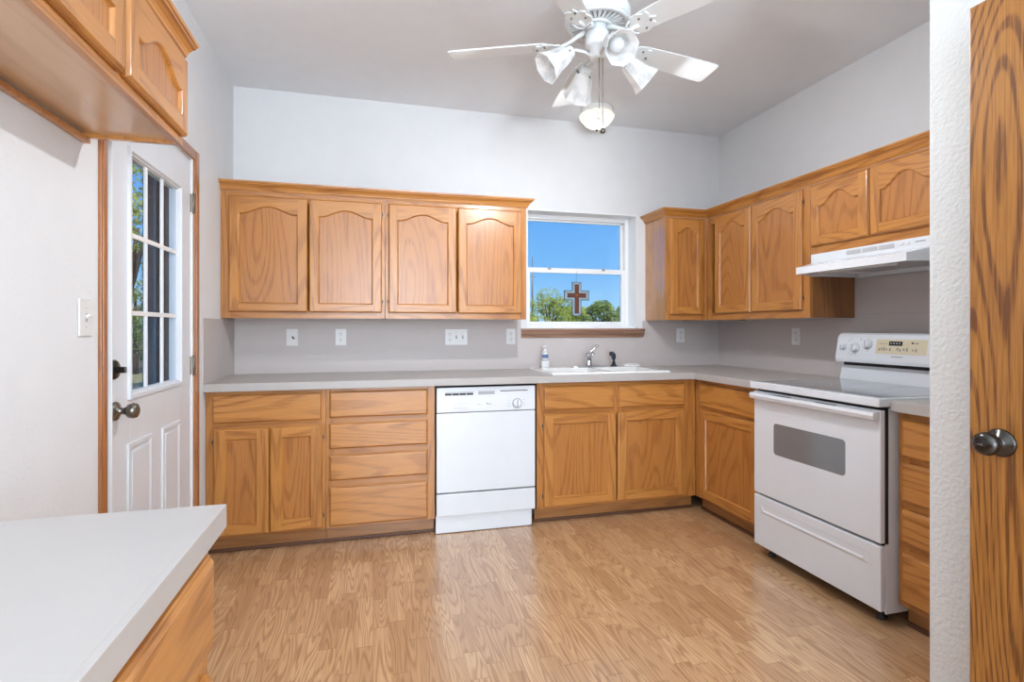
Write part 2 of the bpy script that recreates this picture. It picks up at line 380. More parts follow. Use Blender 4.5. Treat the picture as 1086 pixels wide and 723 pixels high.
# ------------------------------------------------------------------ room shell
LX, RX, BY, CZ, SX = -0.864, 2.724, 3.77, 2.775, 1.55
REAR = -3.1
WX0, WX1, WZ0, WZ1 = 1.10, 1.99, 1.22, 2.096          # kitchen window opening
DY0, DY1, DZ1 = 2.086, 2.983, 2.076                   # rough opening of the glazed door in the left wall
b = MB(); b.box(LX - .14, RX + .14, REAR - .14, BY + .16, -0.12, 0, M['floor'])
structure(b.build('floor'), 'oak strip laminate floor running towards the sink wall', 'floor')
b = MB(); b.box(LX - .14, RX + .14, REAR - .14, BY + .16, CZ, CZ + .12, M['ceiling'])
structure(b.build('ceiling'), 'pale grey painted ceiling', 'ceiling')
b = MB()
b.box(LX - .14, WX0, BY, BY + .16, 0, CZ, M['wall']); b.box(WX1, RX + .14, BY, BY + .16, 0, CZ, M['wall'])
b.box(WX0, WX1, BY, BY + .16, 0, WZ0, M['wall']); b.box(WX0, WX1, BY, BY + .16, WZ1, CZ, M['wall'])
structure(b.build('wall_back'), 'white wall behind the sink counter with the window in it', 'wall')
b = MB()
b.box(LX - .09, LX, REAR, DY0, 0, CZ, M['wall']); b.box(LX - .09, LX, DY1, BY, 0, CZ, M['wall']); b.box(LX - .09, LX, DY0, DY1, DZ1, CZ, M['wall'])
structure(b.build('wall_left'), 'white textured wall with the glazed door in it', 'wall')
b = MB(); b.box(RX, RX + .14, REAR, BY, 0, CZ, M['wall'])
structure(b.build('wall_right'), 'white wall behind the range and hood', 'wall')
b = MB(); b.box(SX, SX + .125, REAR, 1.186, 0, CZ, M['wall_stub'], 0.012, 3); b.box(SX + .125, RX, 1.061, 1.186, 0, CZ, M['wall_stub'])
structure(b.build('wall_partition'), 'white textured wall end beside the open oak door', 'wall')
b = MB()
b.box(LX, -0.7, REAR - .14, REAR, 0, CZ, M['wall']); b.box(1.4, SX, REAR - .14, REAR, 0, CZ, M['wall'])
b.box(-0.7, 1.4, REAR - .14, REAR, 2.4, CZ, M['wall']); b.box(-0.7, 1.4, REAR - .14, REAR, 0, 0.3, M['wall'])
structure(b.build('wall_rear'), 'white wall behind the viewer around the patio window', 'wall')

# kitchen window
win = thing('window_1', 'white vinyl single hung window over the sink', 'window', (0, 0, 0), kind='structure')
FY = 3.905
b = MB(); fw = 0.035
for x0, x1, z0, z1 in ((WX0, WX0 + fw, WZ0, WZ1), (WX1 - fw, WX1, WZ0, WZ1), (WX0 + fw, WX1 - fw, WZ1 - fw, WZ1), (WX0 + fw, WX1 - fw, WZ0, WZ0 + .03)):
    b.box(x0, x1, FY, FY + .07, z0, z1, M['white_trim'], 0.003)
b.build('window_frame', win)
b = MB()
x0, x1 = WX0 + fw, WX1 - fw
b.box(x0, x0 + .022, FY + .035, FY + .06, 1.66, WZ1 - fw, M['white_trim'], .002); b.box(x1 - .022, x1, FY + .035, FY + .06, 1.66, WZ1 - fw, M['white_trim'], .002)
b.box(x0, x1, FY + .035, FY + .06, 1.655, 1.69, M['white_trim'], .002); b.box(x0, x1, FY + .035, FY + .06, WZ1 - fw - .012, WZ1 - fw, M['white_trim'], .002)
sa = b.build('upper_sash', win)
b = MB(); b.box(x0 + .02, x1 - .02, FY + .046, FY + .050, 1.68, WZ1 - fw - .01, M['pane']); b.build('glass_pane', sa)
b = MB()
b.box(x0, x0 + .03, FY + .004, FY + .03, WZ0 + .03, 1.685, M['white_trim'], .003); b.box(x1 - .03, x1, FY + .004, FY + .03, WZ0 + .03, 1.685, M['white_trim'], .003)
b.box(x0 + .03, x1 - .03, FY + .004, FY + .03, 1.648, 1.685, M['white_trim'], .003); b.box(x0 + .03, x1 - .03, FY + .004, FY + .03, WZ0 + .03, WZ0 + .052, M['white_trim'], .003)
for xx in (1.32, 1.77): b.box(xx - .012, xx + .012, FY - .004, FY + .01, 1.672, 1.69, M['grey_plastic'], .002)
sb = b.build('lower_sash', win)
b = MB(); b.box(x0 + .028, x1 - .028, FY + .014, FY + .018, WZ0 + .05, 1.65, M['pane']); b.build('glass_pane', sb)
b = MB(); b.box(WX0, WX1, BY + .02, FY, WZ0 - .001, WZ0 + .012, M['white_trim'], .003); b.build('window_sill', win)
b = MB(); b.box(WX0, WX0 + .006, BY, FY, WZ0 + .012, WZ1 - .006, M['white_trim']); b.box(WX1 - .006, WX1, BY, FY, WZ0 + .012, WZ1 - .006, M['white_trim']); b.box(WX0, WX1, BY, FY, WZ1 - .006, WZ1, M['white_trim']); b.build('jamb_liner', win)
b = MB()   # moulded wooden stool with an apron below
b.prism([(BY - .001, 1.218), (BY - .045, 1.218), (BY - .047, 1.206), (BY - .036, 1.198), (BY - .030, 1.180), (BY - .018, 1.165), (BY - .014, 1.150), (BY - .001, 1.150)], 1.052, 2.038, M['stool'], 'yzx')
structure(b.build('trim_1'), 'brown moulded wooden stool under the sink window', 'window trim')

# glazed exterior door in the left wall
DX = LX
b = MB()
for y0, y1 in ((2.028, 2.094), (2.974, 3.080)):
    pass
def casing(y0, y1, z0, z1, m):
    bb.box(LX, LX + .010, y0, y1, z0, z1, m, .002); bb.box(LX + .008, LX + .013, y0 + .010, y1 - .010 if z1 - z0 > y1 - y0 else y1, z0, z1 - (.012 if z1 - z0 < y1 - y0 else 0), m, .002)
bb = MB(); casing(2.020, 2.063, 0, 2.106, M['casing_v']); structure(bb.build('trim_2'), 'stained wooden casing on the knob side of the white glazed door', 'door trim')
bb = MB(); casing(2.976, 3.038, 0, 2.106, M['casing_v']); structure(bb.build('trim_3'), 'stained wooden casing on the hinge side of the white glazed door', 'door trim')
bb = MB(); bb.box(LX, LX + .012, 2.063, 2.976, 2.058, 2.106, M['casing_h'], .004); structure(bb.build('trim_4'), 'stained wooden head casing above the white glazed door', 'door trim')
door = thing('door_1', 'white glazed half light door with nine panes in the left wall', 'door', (LX + .012, 2.092, 0), PI / 2, kind='structure')
# local: x along the wall (towards the sink wall), y into the wall, z up
DW_, DH = 0.868, 2.052
gx0, gx1, gz0, gz1 = 0.164, 0.733, 0.955, 1.895
b = MB()
b.box(0, gx0 + .026, .02, .062, .012, DH, M['white_door'], .003); b.box(gx1 - .026, DW_, .02, .062, .012, DH, M['white_door'], .003)
b.box(gx0 + .026, gx1 - .026, .02, .062, gz1 - .026, DH, M['white_door']); b.box(gx0 + .026, gx1 - .026, .02, .062, .012, gz0 + .026, M['white_door'])
b.build('door_slab', door)
def molding(b, x0, x1, z0, z1, w, t, y, m, back=0.0):
    """raised picture-frame moulding with a sloped section"""
    def ring(o, yy): return [(x0 + o, yy, z0 + o), (x1 - o, yy, z0 + o), (x1 - o, yy, z1 - o), (x0 + o, yy, z1 - o)]
    R = [ring(0, y), ring(.003, y - t), ring(w * .55, y - t), ring(w, y + back)]
    for a, c in zip(R, R[1:]):
        for k in range(4): b.face([a[k], a[(k + 1) % 4], c[(k + 1) % 4], c[k]], m)
b = MB(); molding(b, gx0, gx1, gz0, gz1, .030, .010, .02, M['white_door'], .012)
lf = b.build('lite_frame', door)
b = MB(); hx0_, hx1_, hz0_, hz1_ = gx0 + .028, gx1 - .028, gz0 + .028, gz1 - .028
for k in (1, 2):
    xx = hx0_ + k * (hx1_ - hx0_) / 3; b.box(xx - .009, xx + .009, .028, .038, hz0_, hz1_, M['white_trim'], .002)
    zz = hz0_ + k * (hz1_ - hz0_) / 3; b.box(hx0_, hx1_, .0285, .0375, zz - .009, zz + .009, M['white_trim'], .002)
b.build('muntin_grid', lf)
b = MB(); b.box(gx0 + .026, gx1 - .026, .040, .045, gz0 + .026, gz1 - .026, M['door_pane']); b.build('glass_pane', door)
b = MB(); b.box(-.004, -.0005, .0, .10, 0, 2.07, M['white_trim']); b.box(DW_ + .001, DW_ + .022, .012, .10, 0, 2.07, M['white_trim']); b.box(-.004, DW_ + .022, .014, .10, DH + .003, 2.074, M['white_trim']); b.build('door_jamb', door)
for x0, x1 in ((.160, .385), (.492, .712)):
    b = MB(); molding(b, x0, x1, .20, .795, .03, .007, .0205, M['white_door'])
    b.box(x0 + .034, x1 - .034, .014, .0205, .234, .761, M['white_door'], .006)
    b.build('raised_panel', door)
b = MB()
b.lathe([(.033, 0), (.034, .004), (.030, .010), (.014, .013), (.011, .030), (.013, .034), (.024, .044), (.0275, .058), (.024, .070), (.012, .075), (.010, .073)], M['pewter'], (.062, .02, .930), (0, -1, 0))
b.build('door_knob', door)
b = MB(); b.lathe([(.034, 0), (.035, .005), (.030, .013), (.010, .016)], M['bronze'], (.050, .02, 1.076), (0, -1, 0)); b.box(.045, .055, -.022, .006, 1.064, 1.086, M['bronze'], .003); b.build('deadbolt', door)
for z in (1.84, 1.036, .20):
    b = MB(); b.box(.872, .884, .002, .0115, z - .047, z + .047, M['hinge'], .002); b.box(.862, .876, .014, .020, z - .045, z + .045, M['hinge'], .001)
    b.tube([(.874, .008, z - .05), (.874, .008, z + .05)], .006, M['hinge'], 10); b.build('hinge', door)

# open oak slab door in front of the wall end
od = thing('door_2', 'open golden oak slab door with dark bronze knob at the right', 'door', (1.461, 1.013, 0), PI / 2 , kind='structure')
b = MB(); b.box(-.76, 0, -.036, 0, .004, 2.028, M['oak_door'], .002); od.rotation_euler = (0, 0, PI / 2)
od.location = (1.461, 1.013, 0)
for v in b.bm.verts: v.co.y = v.co.y
b.build('door_slab', od)
# after the quarter turn local +y points to -X, so the face seen is local y = 0
b = MB(); b.lathe([(.0335, 0), (.034, .003), (.031, .008), (.015, .011), (.012, .022), (.016, .026), (.025, .036), (.028, .047), (.026, .057), (.016, .064), (.004, .066)], M['bronze'], (-.070, 0, .945), (0, 1, 0), 28)
b.box(-.076, -.064, .064, .069, .943, .947, M['pewter'], .001)
b.build('door_knob', od)
b = MB(); b.lathe([(.0335, 0), (.034, .003), (.031, .008), (.015, .011), (.012, .018), (.022, .028), (.024, .036), (.014, .042)], M['bronze'], (-.070, -.036, .945), (0, -1, 0), 20); b.build('back_knob', od)

# ------------------------------------------------------------------ backsplash and worktops
b = MB(); ZT = 0.925
b.box(LX + .006, 1.052, BY - .006, BY - .001, ZT, 1.277, M['splash']); b.box(1.052, 2.038, BY - .006, BY - .001, ZT, 1.150, M['splash']); b.box(2.038, RX - .001, BY - .006, BY - .001, ZT, 1.277, M['splash'])
tag(b.build('backsplash'), 'grey laminate backsplash behind the sink under the window', 'backsplash')
b = MB(); b.box(LX, LX + .005, 3.124, BY - .005, ZT, 1.274, M['splash'])
tag(b.build('backsplash'), 'short grey laminate side splash at the left end of the counter', 'backsplash')
b = MB()
b.box(RX - .006, RX - .001, 1.188, 2.503, ZT, 1.300, M['splash']); b.box(RX - .006, RX - .001, 1.188, 2.503, 1.302, 1.507, M['splash']); b.box(RX - .004, RX - .001, 1.188, 2.503, 1.300, 1.302, M['grey_plastic'])
b.box(RX - .006, RX - .001, 2.503, BY - .006, ZT, 1.277, M['splash'])
tag(b.build('backsplash'), 'grey laminate backsplash behind the range and under the hood', 'backsplash')

CB = 0.886
SKX0, SKX1, SKY0, SKY1 = 1.10, 1.925, 3.195, 3.70
b = MB(); la = M['laminate']
hx0, hx1, hy0, hy1 = SKX0 + .03, SKX1 - .03, SKY0 + .03, SKY1 - .03
FRY, FRX = 3.125, 2.065
b.box(LX + .001, hx0, FRY + .012, BY - .001, CB, ZT, la); b.box(hx1, RX - .006, FRY + .012, BY - .006, CB, ZT, la)
b.box(hx0, hx1, FRY + .012, hy0, CB, ZT, la); b.box(hx0, hx1, hy1, BY - .006, CB, ZT, la)
b.box(FRX + .012, RX - .006, 2.482, FRY + .012, CB, ZT, la)
b.box(LX + .001, FRX + .012, FRY, FRY + .0125, CB - .004, ZT, la, .003); b.box(FRX, FRX + .0125, 2.482, FRY + .006, CB - .004, ZT, la, .003)
tag(b.build('countertop'), 'long grey laminate L-shaped worktop holding the sink', 'countertop')
b = MB(); b.box(2.055, RX - .006, 1.188, 1.716, CB, ZT, la); b.box(2.043, 2.056, 1.188, 1.716, CB - .004, ZT, la, .003)
tag(b.build('countertop'), 'short grey worktop between the range and the wall end', 'countertop')
b = MB(); b.box(LX + .001, -.256, -1.2, 1.017, .876, .914, la); b.box(-.257, -.246, -1.2, 1.027, .874, .914, la, .0015); b.box(LX + .001, -.256, 1.016, 1.027, .874, .914, la, .0015)
tag(b.build('countertop'), 'grey laminate worktop in the left foreground', 'countertop')

# ------------------------------------------------------------------ cabinet doors, drawers, cabinets
def arch_pts(x0, x1, zs, h, n=28):
    """inner top outline from right shoulder to left shoulder"""
    out = []
    for k in range(n + 1):
        t = k / n; x = x1 + (x0 - x1) * t
        u = min(t, 1 - t)
        if u < .07: bmp = 0.0
        else:
            s = (u - .07) / .43; bmp = 0.5 - 0.5 * math.cos(PI * min(1.0, s ** 0.85))
        out.append((x, zs + h * bmp))
    return out
def cab_door(parent, x0, x1, z0, z1, arch=0.042, st=0.054, rb=0.050, rt=0.060, name='door'):
    """frame with mitred-in profile at y -.020..-.001, its recessed panel as a sub-part"""
    b = MB(); T, y0, y1 = .006, -.001, -.020
    V, Hm = M['oak_v'], M['oak_h']
    def ring(o, y): return [(x0 + o, y, z0 + o), (x1 - o, y, z0 + o), (x1 - o, y, z1 - o), (x0 + o, y, z1 - o)]
    R = [ring(0, y0), ring(0, -.011), ring(.002, -.0135), ring(T, y1 + .001), ring(T + .003, y1)]
    b.face(R[0][::-1], V)
    for a, c in zip(R, R[1:]):
        for k in range(4): b.face([a[k], a[(k + 1) % 4], c[(k + 1) % 4], c[k]], V if k % 2 else Hm)
    o = T + .003
    xi0, xi1, zi0 = x0 + st, x1 - st, z0 + rb
    zs = z1 - rt - arch
    top = arch_pts(xi0, xi1, zs, arch) if arch > 0 else [(xi1, zs), (xi0, zs)]
    b.face([(x0 + o, y1, z0 + o), (xi0, y1, z0 + o), (xi0, y1, z1 - o), (x0 + o, y1, z1 - o)], V)
    b.face([(xi1, y1, z0 + o), (x1 - o, y1, z0 + o), (x1 - o, y1, z1 - o), (xi1, y1, z1 - o)], V)
    b.face([(xi0, y1, z0 + o), (xi1, y1, z0 + o), (xi1, y1, zi0), (xi0, y1, zi0)], Hm)
    for (xa, za), (xb, zb) in zip(top, top[1:]):
        b.face([(xb, y1, zb), (xa, y1, za), (xa, y1, z1 - o), (xb, y1, z1 - o)], Hm)
    # inner bead sloping down to the panel
    loop = [(xi0, zi0), (xi1, zi0)] + top
    cx, cz = (xi0 + xi1) / 2, (zi0 + zs) / 2
    def inset(d):
        n = len(loop); out = []
        for k in range(n):
            p, q, r = Vector(loop[k - 1]), Vector(loop[k]), Vector(loop[(k + 1) % n])
            e1 = (q - p); e2 = (r - q)
            if e1.length < 1e-6: e1 = e2
            if e2.length < 1e-6: e2 = e1
            n1 = Vector((-e1.y, e1.x)).normalized(); n2 = Vector((-e2.y, e2.x)).normalized()
            mm = (n1 + n2); mm = mm / max(.35, mm.length_squared / 2) / 1.0
            out.append(q + mm * d)
        return out
    L1, L2 = inset(.003), inset(.008)
    n = len(loop)
    for k in range(n):
        a, c = loop[k], loop[(k + 1) % n]; a1, c1 = L1[k], L1[(k + 1) % n]; a2, c2 = L2[k], L2[(k + 1) % n]
        mt = V if k in (1, n - 1) else Hm
        b.face([(a[0], y1, a[1]), (c[0], y1, c[1]), (c1[0], y1 + .002, c1[1]), (a1[0], y1 + .002, a1[1])], mt)
        b.face([(a1[0], y1 + .002, a1[1]), (c1[0], y1 + .002, c1[1]), (c2[0], y1 + .011, c2[1]), (a2[0], y1 + .011, a2[1])], mt)
    d = b.build(name, parent)
    b = MB(); pp = inset(.0075)
    f = b.face([(p[0], y1 + .0105, p[1]) for p in pp], M['panel_v'])
    bmesh.ops.triangulate(b.bm, faces=b.bm.faces[:], ngon_method='EAR_CLIP')
    # a thin board: back face as well
    ret = bmesh.ops.extrude_face_region(b.bm, geom=b.bm.faces[:])
    for v in [g for g in ret['geom'] if isinstance(g, bmesh.types.BMVert)]: v.co.y += .005
    bmesh.ops.recalc_face_normals(b.bm, faces=b.bm.faces[:])
    b.build('door_panel', d)
    return d
def drawer_front(parent, x0, x1, z0, z1, name='drawer'):
    b = MB(); Hm = M['oak_h']
    def ring(o, y): return [(x0 + o, y, z0 + o), (x1 - o, y, z0 + o), (x1 - o, y, z1 - o), (x0 + o, y, z1 - o)]
    R = [ring(0, -.001), ring(0, -.010), ring(.003, -.012), ring(.004, -.0145), ring(.009, -.0195), ring(.012, -.020)]
    b.face(R[0][::-1], Hm)
    for a, c in zip(R, R[1:]):
        for k in range(4): b.face([a[k], a[(k + 1) % 4], c[(k + 1) % 4], c[k]], Hm)
    b.face(R[-1], Hm)
    return b.build(name, parent)
def hinges(d, x, zs):
    for z in zs:
        b = MB(); b.box(x - .003, x + .003, -.0055, -.0005, z - .018, z + .018, M['hinge'], .001)
        b.tube([(x, -.007, z - .008), (x, -.007, z + .008)], .003, M['rubber'], 8); b.build('hinge', d)
def cabinet(name, label, cat, loc, rotz, w, z0, z1, depth, fronts, rails=(), stiles=(), sl=.045, sr=.045, rt=.04, rb=.04, toe=False, arch=.042, group=None,
            side_l='oak_side', side_r='oak_side', under=None, open_top=False):
    c = thing(name, label, cat, loc, rotz, group)
    V, Hm = M['oak_frame_v'], M['oak_frame_h']
    b = MB(); t = .016
    b.box(0, t, .019, depth, z0, z1, M[side_l]); b.box(w - t, w, .019, depth, z0, z1, M[side_r])
    zb = z0 + (.012 if not toe else 0)
    b.box(t, w - t, .019, depth, zb, zb + t, under or M['under'])
    if not open_top: b.box(t, w - t, .019, depth, z1 - t, z1, M['oak_side'])
    b.box(t, w - t, depth - .008, depth, zb + t, z1 - t, M['oak_side'])
    b.build('cabinet_box', c)
    b = MB()
    b.box(0, sl, 0, .019, z0, z1, V, .001); b.box(w - sr, w, 0, .019, z0, z1, V, .001)
    b.box(sl, w - sr, 0.0003, .019, z1 - rt, z1, Hm, .0005); b.box(sl, w - sr, 0.0003, .019, z0, z0 + rb, Hm, .0005)
    for za, zc, xa, xb in rails: b.box(xa, xb, 0.0004, .019, za, zc, Hm, .0005)
    for xa, xb, za, zc in stiles: b.box(xa, xb, 0.0002, .019, za, zc, V, .0005)
    b.build('face_frame', c)
    for fr in fronts:
        if fr[0] == 'door':
            _, x0, x1, za, zc, hs = fr
            st, rbm, rtm = (.054, .050, .058) if arch > 0 else (.060, .056, .056)
            d = cab_door(c, x0, x1, za, zc, arch, st, rbm, rtm)
            if hs: hinges(d, x0 - .005 if hs == 'l' else x1 + .005, (za + .07, zc - .07))
        else:
            drawer_front(c, *fr[1:])
    if toe:
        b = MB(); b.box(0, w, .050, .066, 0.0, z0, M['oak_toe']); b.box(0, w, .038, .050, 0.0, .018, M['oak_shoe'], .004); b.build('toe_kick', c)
    return c
CROWN = [(0, 0), (.006, 0), (.008, .006), (.012, .010), (.014, .018), (.020, .030), (.030, .040), (.038, .044), (.040, .050), (.046, .054), (.048, .064), (0, .064)]
def crown(name, label, path, z0, prof=CROWN, hs=1.0):
    """moulding swept along a plan path, outward side on the right of the direction of travel"""
    b = MB(); P = [Vector(p) for p in path]; rings = []
    for k, p in enumerate(P):
        ds = []
        if k > 0: ds.append((P[k] - P[k - 1]).normalized())
        if k < len(P) - 1: ds.append((P[k + 1] - P[k]).normalized())
        ns = [Vector((d.y, -d.x)) for d in ds]
        nn = ns[0] if len(ns) == 1 else (ns[0] + ns[1]) / (1 + ns[0].dot(ns[1]))
        rings.append([b.bm.verts.new((p.x + nn.x * o, p.y + nn.y * o, z0 + z * hs)) for o, z in prof])
    i = b.mi(M['oak_h']); j = b.mi(M['oak_y']); n = len(prof)
    for k, (a, c) in enumerate(zip(rings, rings[1:])):
        dirx = abs((P[k + 1] - P[k]).x) > abs((P[k + 1] - P[k]).y)
        for q in range(n):
            f = b.bm.faces.new([a[q], a[(q + 1) % n], c[(q + 1) % n], c[q]]); f.material_index = i if dirx else j
    for r in (rings[0][::-1], rings[-1]):
        f = b.bm.faces.new(r); f.material_index = i
    bmesh.ops.recalc_face_normals(b.bm, faces=b.bm.faces[:])
    return tag(b.build(name), label, 'crown molding')

UF, UD = 3.465, .304
UZ0, UZ1 = 1.280, 2.030
def upper(label, x0, x1, doors):
    w = x1 - x0
    return cabinet('wall_cabinet', label, 'wall cabinet', (x0, UF, 0), 0, w, UZ0, UZ1, UD, [('door', a - x0, c - x0, UZ0 + .037, UZ1 - .024, h) for a, c, h in doors],
                   sl=.05, sr=.05, rt=.05, rb=.05)
upper('oak wall cabinet with two arched doors, left end of the sink wall', LX + .002, .0765, [(-.818, -.382, None), (-.374, .057, 'r')])
upper('oak wall cabinet with two arched doors, beside the window on its left', .0785, 1.005, [(.098, .531, 'l'), (.539, .971, None)])
crown('crown_molding', 'long oak crown molding along the wall cabinets left of the window', [(LX + .001, UF), (1.005, UF), (1.005, BY - .002)], 2.031, hs=.88)

# right of the window: one narrow cabinet, then the run above the range
w = 2.403 - 2.062
cabinet('wall_cabinet', 'narrow oak wall cabinet with one arched door, right of the window', 'wall cabinet', (2.062, UF, 0), 0, w, UZ0, UZ1, UD,
        [('door', .031, .305, UZ0 + .040, UZ1 - .012, None)], sl=.045, sr=.05, rt=.05, rb=.05)
RFX = 2.405
def right_upper(label, y0, y1, z0, doors, arch):
    return cabinet('wall_cabinet', label, 'wall cabinet', (RFX, y0, 0), -PI / 2, y0 - y1, z0, UZ1, RX - RFX - .002,
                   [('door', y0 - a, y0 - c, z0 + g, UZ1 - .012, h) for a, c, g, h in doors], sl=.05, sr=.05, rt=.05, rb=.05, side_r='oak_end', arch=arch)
right_upper('oak wall cabinet with two tall arched doors, left of the range hood', 3.4645, 2.504, UZ0, [(3.358, 2.984, .045, None), (2.972, 2.553, .045, 'r')], .055)
right_upper('short oak wall cabinet with two arched doors above the range hood', 2.502, 1.735, 1.634, [(2.488, 2.123, .045, None), (2.117, 1.752, .045, None)], .062)
crown('crown_molding', 'oak crown molding along the cabinets right of the window', [(2.062, BY - .002), (2.062, UF), (RFX, UF), (RFX, 1.735)], 2.031, hs=.88)

# over the left foreground counter
cabinet('wall_cabinet', 'short oak wall cabinet overhead in the upper left corner', 'wall cabinet', (-.591, 1.015, 0), PI / 2, .915, 1.806, 2.085, .270,
        [('door', .025, .458, 1.832, 2.076, None), ('door', .476, .905, 1.832, 2.076, None)], sl=.045, sr=.045, rt=.03, rb=.045, arch=.058)
crown('crown_molding', 'oak crown molding on the overhead cabinet in the upper left corner', [(-.591, 1.015), (-.591, 1.930)], 2.086, hs=.75)
b = MB(); b.box(LX + .001, LX + .02, 1.015, 1.93, 1.790, 1.8055, M['oak_frame_h'], .003)
tag(b.build('wall_cleat'), 'thin wooden strip on the wall under the overhead cabinet', 'wood strip')

# base cabinets of the sink wall
BF, BD = 3.170, .597
CT = CB - .001
cabinet('base_cabinet', 'oak base cabinet with one drawer over two doors, left end of the long counter', 'base cabinet', (LX + .003, BF, 0), 0, .607, .093, CT, BD,
        [('drawer', .034, .586, .708, .862), ('door', .038, .314, .103, .680, 'l'), ('door', .318, .591, .103, .680, 'r')],
        rails=[(.655, .735, .04, .57)], toe=True, arch=0, rt=.05, rb=.04)
cabinet('base_cabinet', 'oak base cabinet of four stacked drawers, left of the dishwasher', 'base cabinet', (-.253, BF, 0), 0, .610, .093, CT, BD,
        [('drawer', .018, .568, za, zc) for za, zc in ((.715, .864), (.540, .684), (.362, .506), (.106, .326))],
        rails=[(.66, .735, .04, .57), (.485, .56, .04, .57), (.305, .38, .04, .57)], toe=True, arch=0, rt=.05, rb=.04)
cabinet('base_cabinet', 'oak sink base cabinet with two drawer fronts over two doors, right of the dishwasher', 'base cabinet', (.988, BF, 0), 0, 1.120, .093, CT, BD,
        [('drawer', .041, .518, .708, .860), ('drawer', .551, 1.031, .708, .860), ('door', .041, .533, .106, .682, 'l'), ('door', .541, 1.031, .106, .682, None)],
        rails=[(.655, .735, .04, 1.03)], stiles=[(.495, .575, .68, .84)], sr=.11, toe=True, arch=0, rt=.05, rb=.04, open_top=True)
cabinet('base_cabinet', 'oak base cabinet with one drawer over one door, between corner and range', 'base cabinet', (2.110, BF - .002, 0), -PI / 2, .682, .093, CT, RX - 2.112,
        [('drawer', .064, .625, .704, .855), ('door', .064, .625, .106, .685, None)], rails=[(.655, .735, .04, .64)], toe=True, arch=0, sl=.07, sr=.06, rt=.05, rb=.04)
cabinet('base_cabinet', 'oak base cabinet of four small drawers, right of the white range', 'base cabinet', (2.086, 1.714, 0), -PI / 2, .524, .093, CT, RX - 2.088,
        [('drawer', .022, .49, za, zc) for za, zc in ((.700, .855), (.520, .676), (.350, .488), (.116, .312))],
        rails=[(.66, .735, .04, .48), (.47, .56, .04, .48), (.29, .37, .04, .48)], toe=True, arch=0, rt=.05, rb=.04)
# left foreground cabinet
cabinet('base_cabinet', 'oak drawer base cabinet under the left foreground worktop', 'base cabinet', (-.270, -1.2, 0), PI / 2, 2.205, .093, .873, .592,
        [('drawer', xa, xb, za, zc) for xa, xb in ((1.52, 2.175), (.78, 1.44), (.04, .70)) for za, zc in ((.694, .848), (.500, .652), (.310, .460), (.110, .272))],
        rails=[(.64, .72, .04, 2.16), (.45, .53, .04, 2.16), (.26, .34, .04, 2.16)], stiles=[(1.43, 1.53, .13, .82), (.69, .79, .13, .82)], toe=True, arch=0, rt=.05, rb=.04)

# ------------------------------------------------------------------ dishwasher
dw = thing('dishwasher', 'white built-in dishwasher under the counter', 'dishwasher', (.362, 3.15, 0))
Wh = M['white']; dwW = .612
b = MB(); b.box(.004, dwW - .004, .03, .58, .06, .868, M['dark']); b.box(.010, dwW - .010, .12, .56, 0, .07, M['dark']); b.build('tub', dw)
b = MB(); b.box(.003, dwW - .003, 0, .03, .246, .716, Wh, .004); b.build('door', dw)
b = MB(); b.box(.003, dwW - .003, -.002, .03, .720, .868, Wh, .005)
cp = b.build('control_panel', dw)
b = MB()
for k in range(4): b.box(.052 + k * .043, .092 + k * .043, -.004, -.0015, .822, .834, M['rubber'])
b.box(.052, .222, -.0035, -.0015, .837, .841, M['grey_plastic']); b.build('vent', cp)
b = MB(); b.box(.252, .352, -.0035, -.0015, .822, .842, M['grey_plastic'], .001); b.build('latch', cp)
b = MB(); b.box(.388, .560, -.0035, -.0015, .838, .843, M['rubber']); b.build('slot', cp)
for k in range(5):
    b = MB(); b.box(.104 + k * .019, .117 + k * .019, -.008, -.0015, .745, .758, M['offwhite'], .002); b.box(.108 + k * .019, .113 + k * .019, -.0085, -.0075, .747, .749, M['grey_plastic']); b.build('button', cp)
b = MB()
for k in range(5): b.box(.106 + k * .019, .115 + k * .019, -.0025, -.0015, .766 + .004 * (k % 2), .7685 + .004 * (k % 2), M['grey_plastic'])
b.box(.246, .268, -.0025, -.0015, .762, .765, M['grey_plastic']); b.box(.304, .311, -.0025, -.0015, .764, .770, M['rubber']); b.box(.314, .332, -.0025, -.0015, .762, .767, M['grey_plastic'])
for k in range(3): b.box(.434, .452, -.0025, -.0015, .746 + k * .018, .748 + k * .018, M['grey_plastic']); b.box(.530, .545, -.0025, -.0015, .746 + k * .018, .748 + k * .018, M['grey_plastic'])
build_each(b, 'printed_mark', cp)
b = MB(); b.lathe([(.030, 0), (.030, .003), (.026, .005)], M['grey_plastic'], (.493, -.0015, .764), (0, -1, 0), 28); b.lathe([(.026, .004), (.025, .010), (.021, .016)], Wh, (.493, -.0015, .764), (0, -1, 0), 28)
b.box(.490, .496, -.022, -.016, .744, .784, M['grey_plastic'], .001); b.build('dial', cp)
b = MB(); b.box(.003, dwW - .003, .000, .03, .108, .238, Wh, .003); b.build('lower_panel', dw)
b = MB(); b.box(.0, dwW - .02, .016, .030, .004, .1075, Wh, .002); b.build('toe_plate', dw)

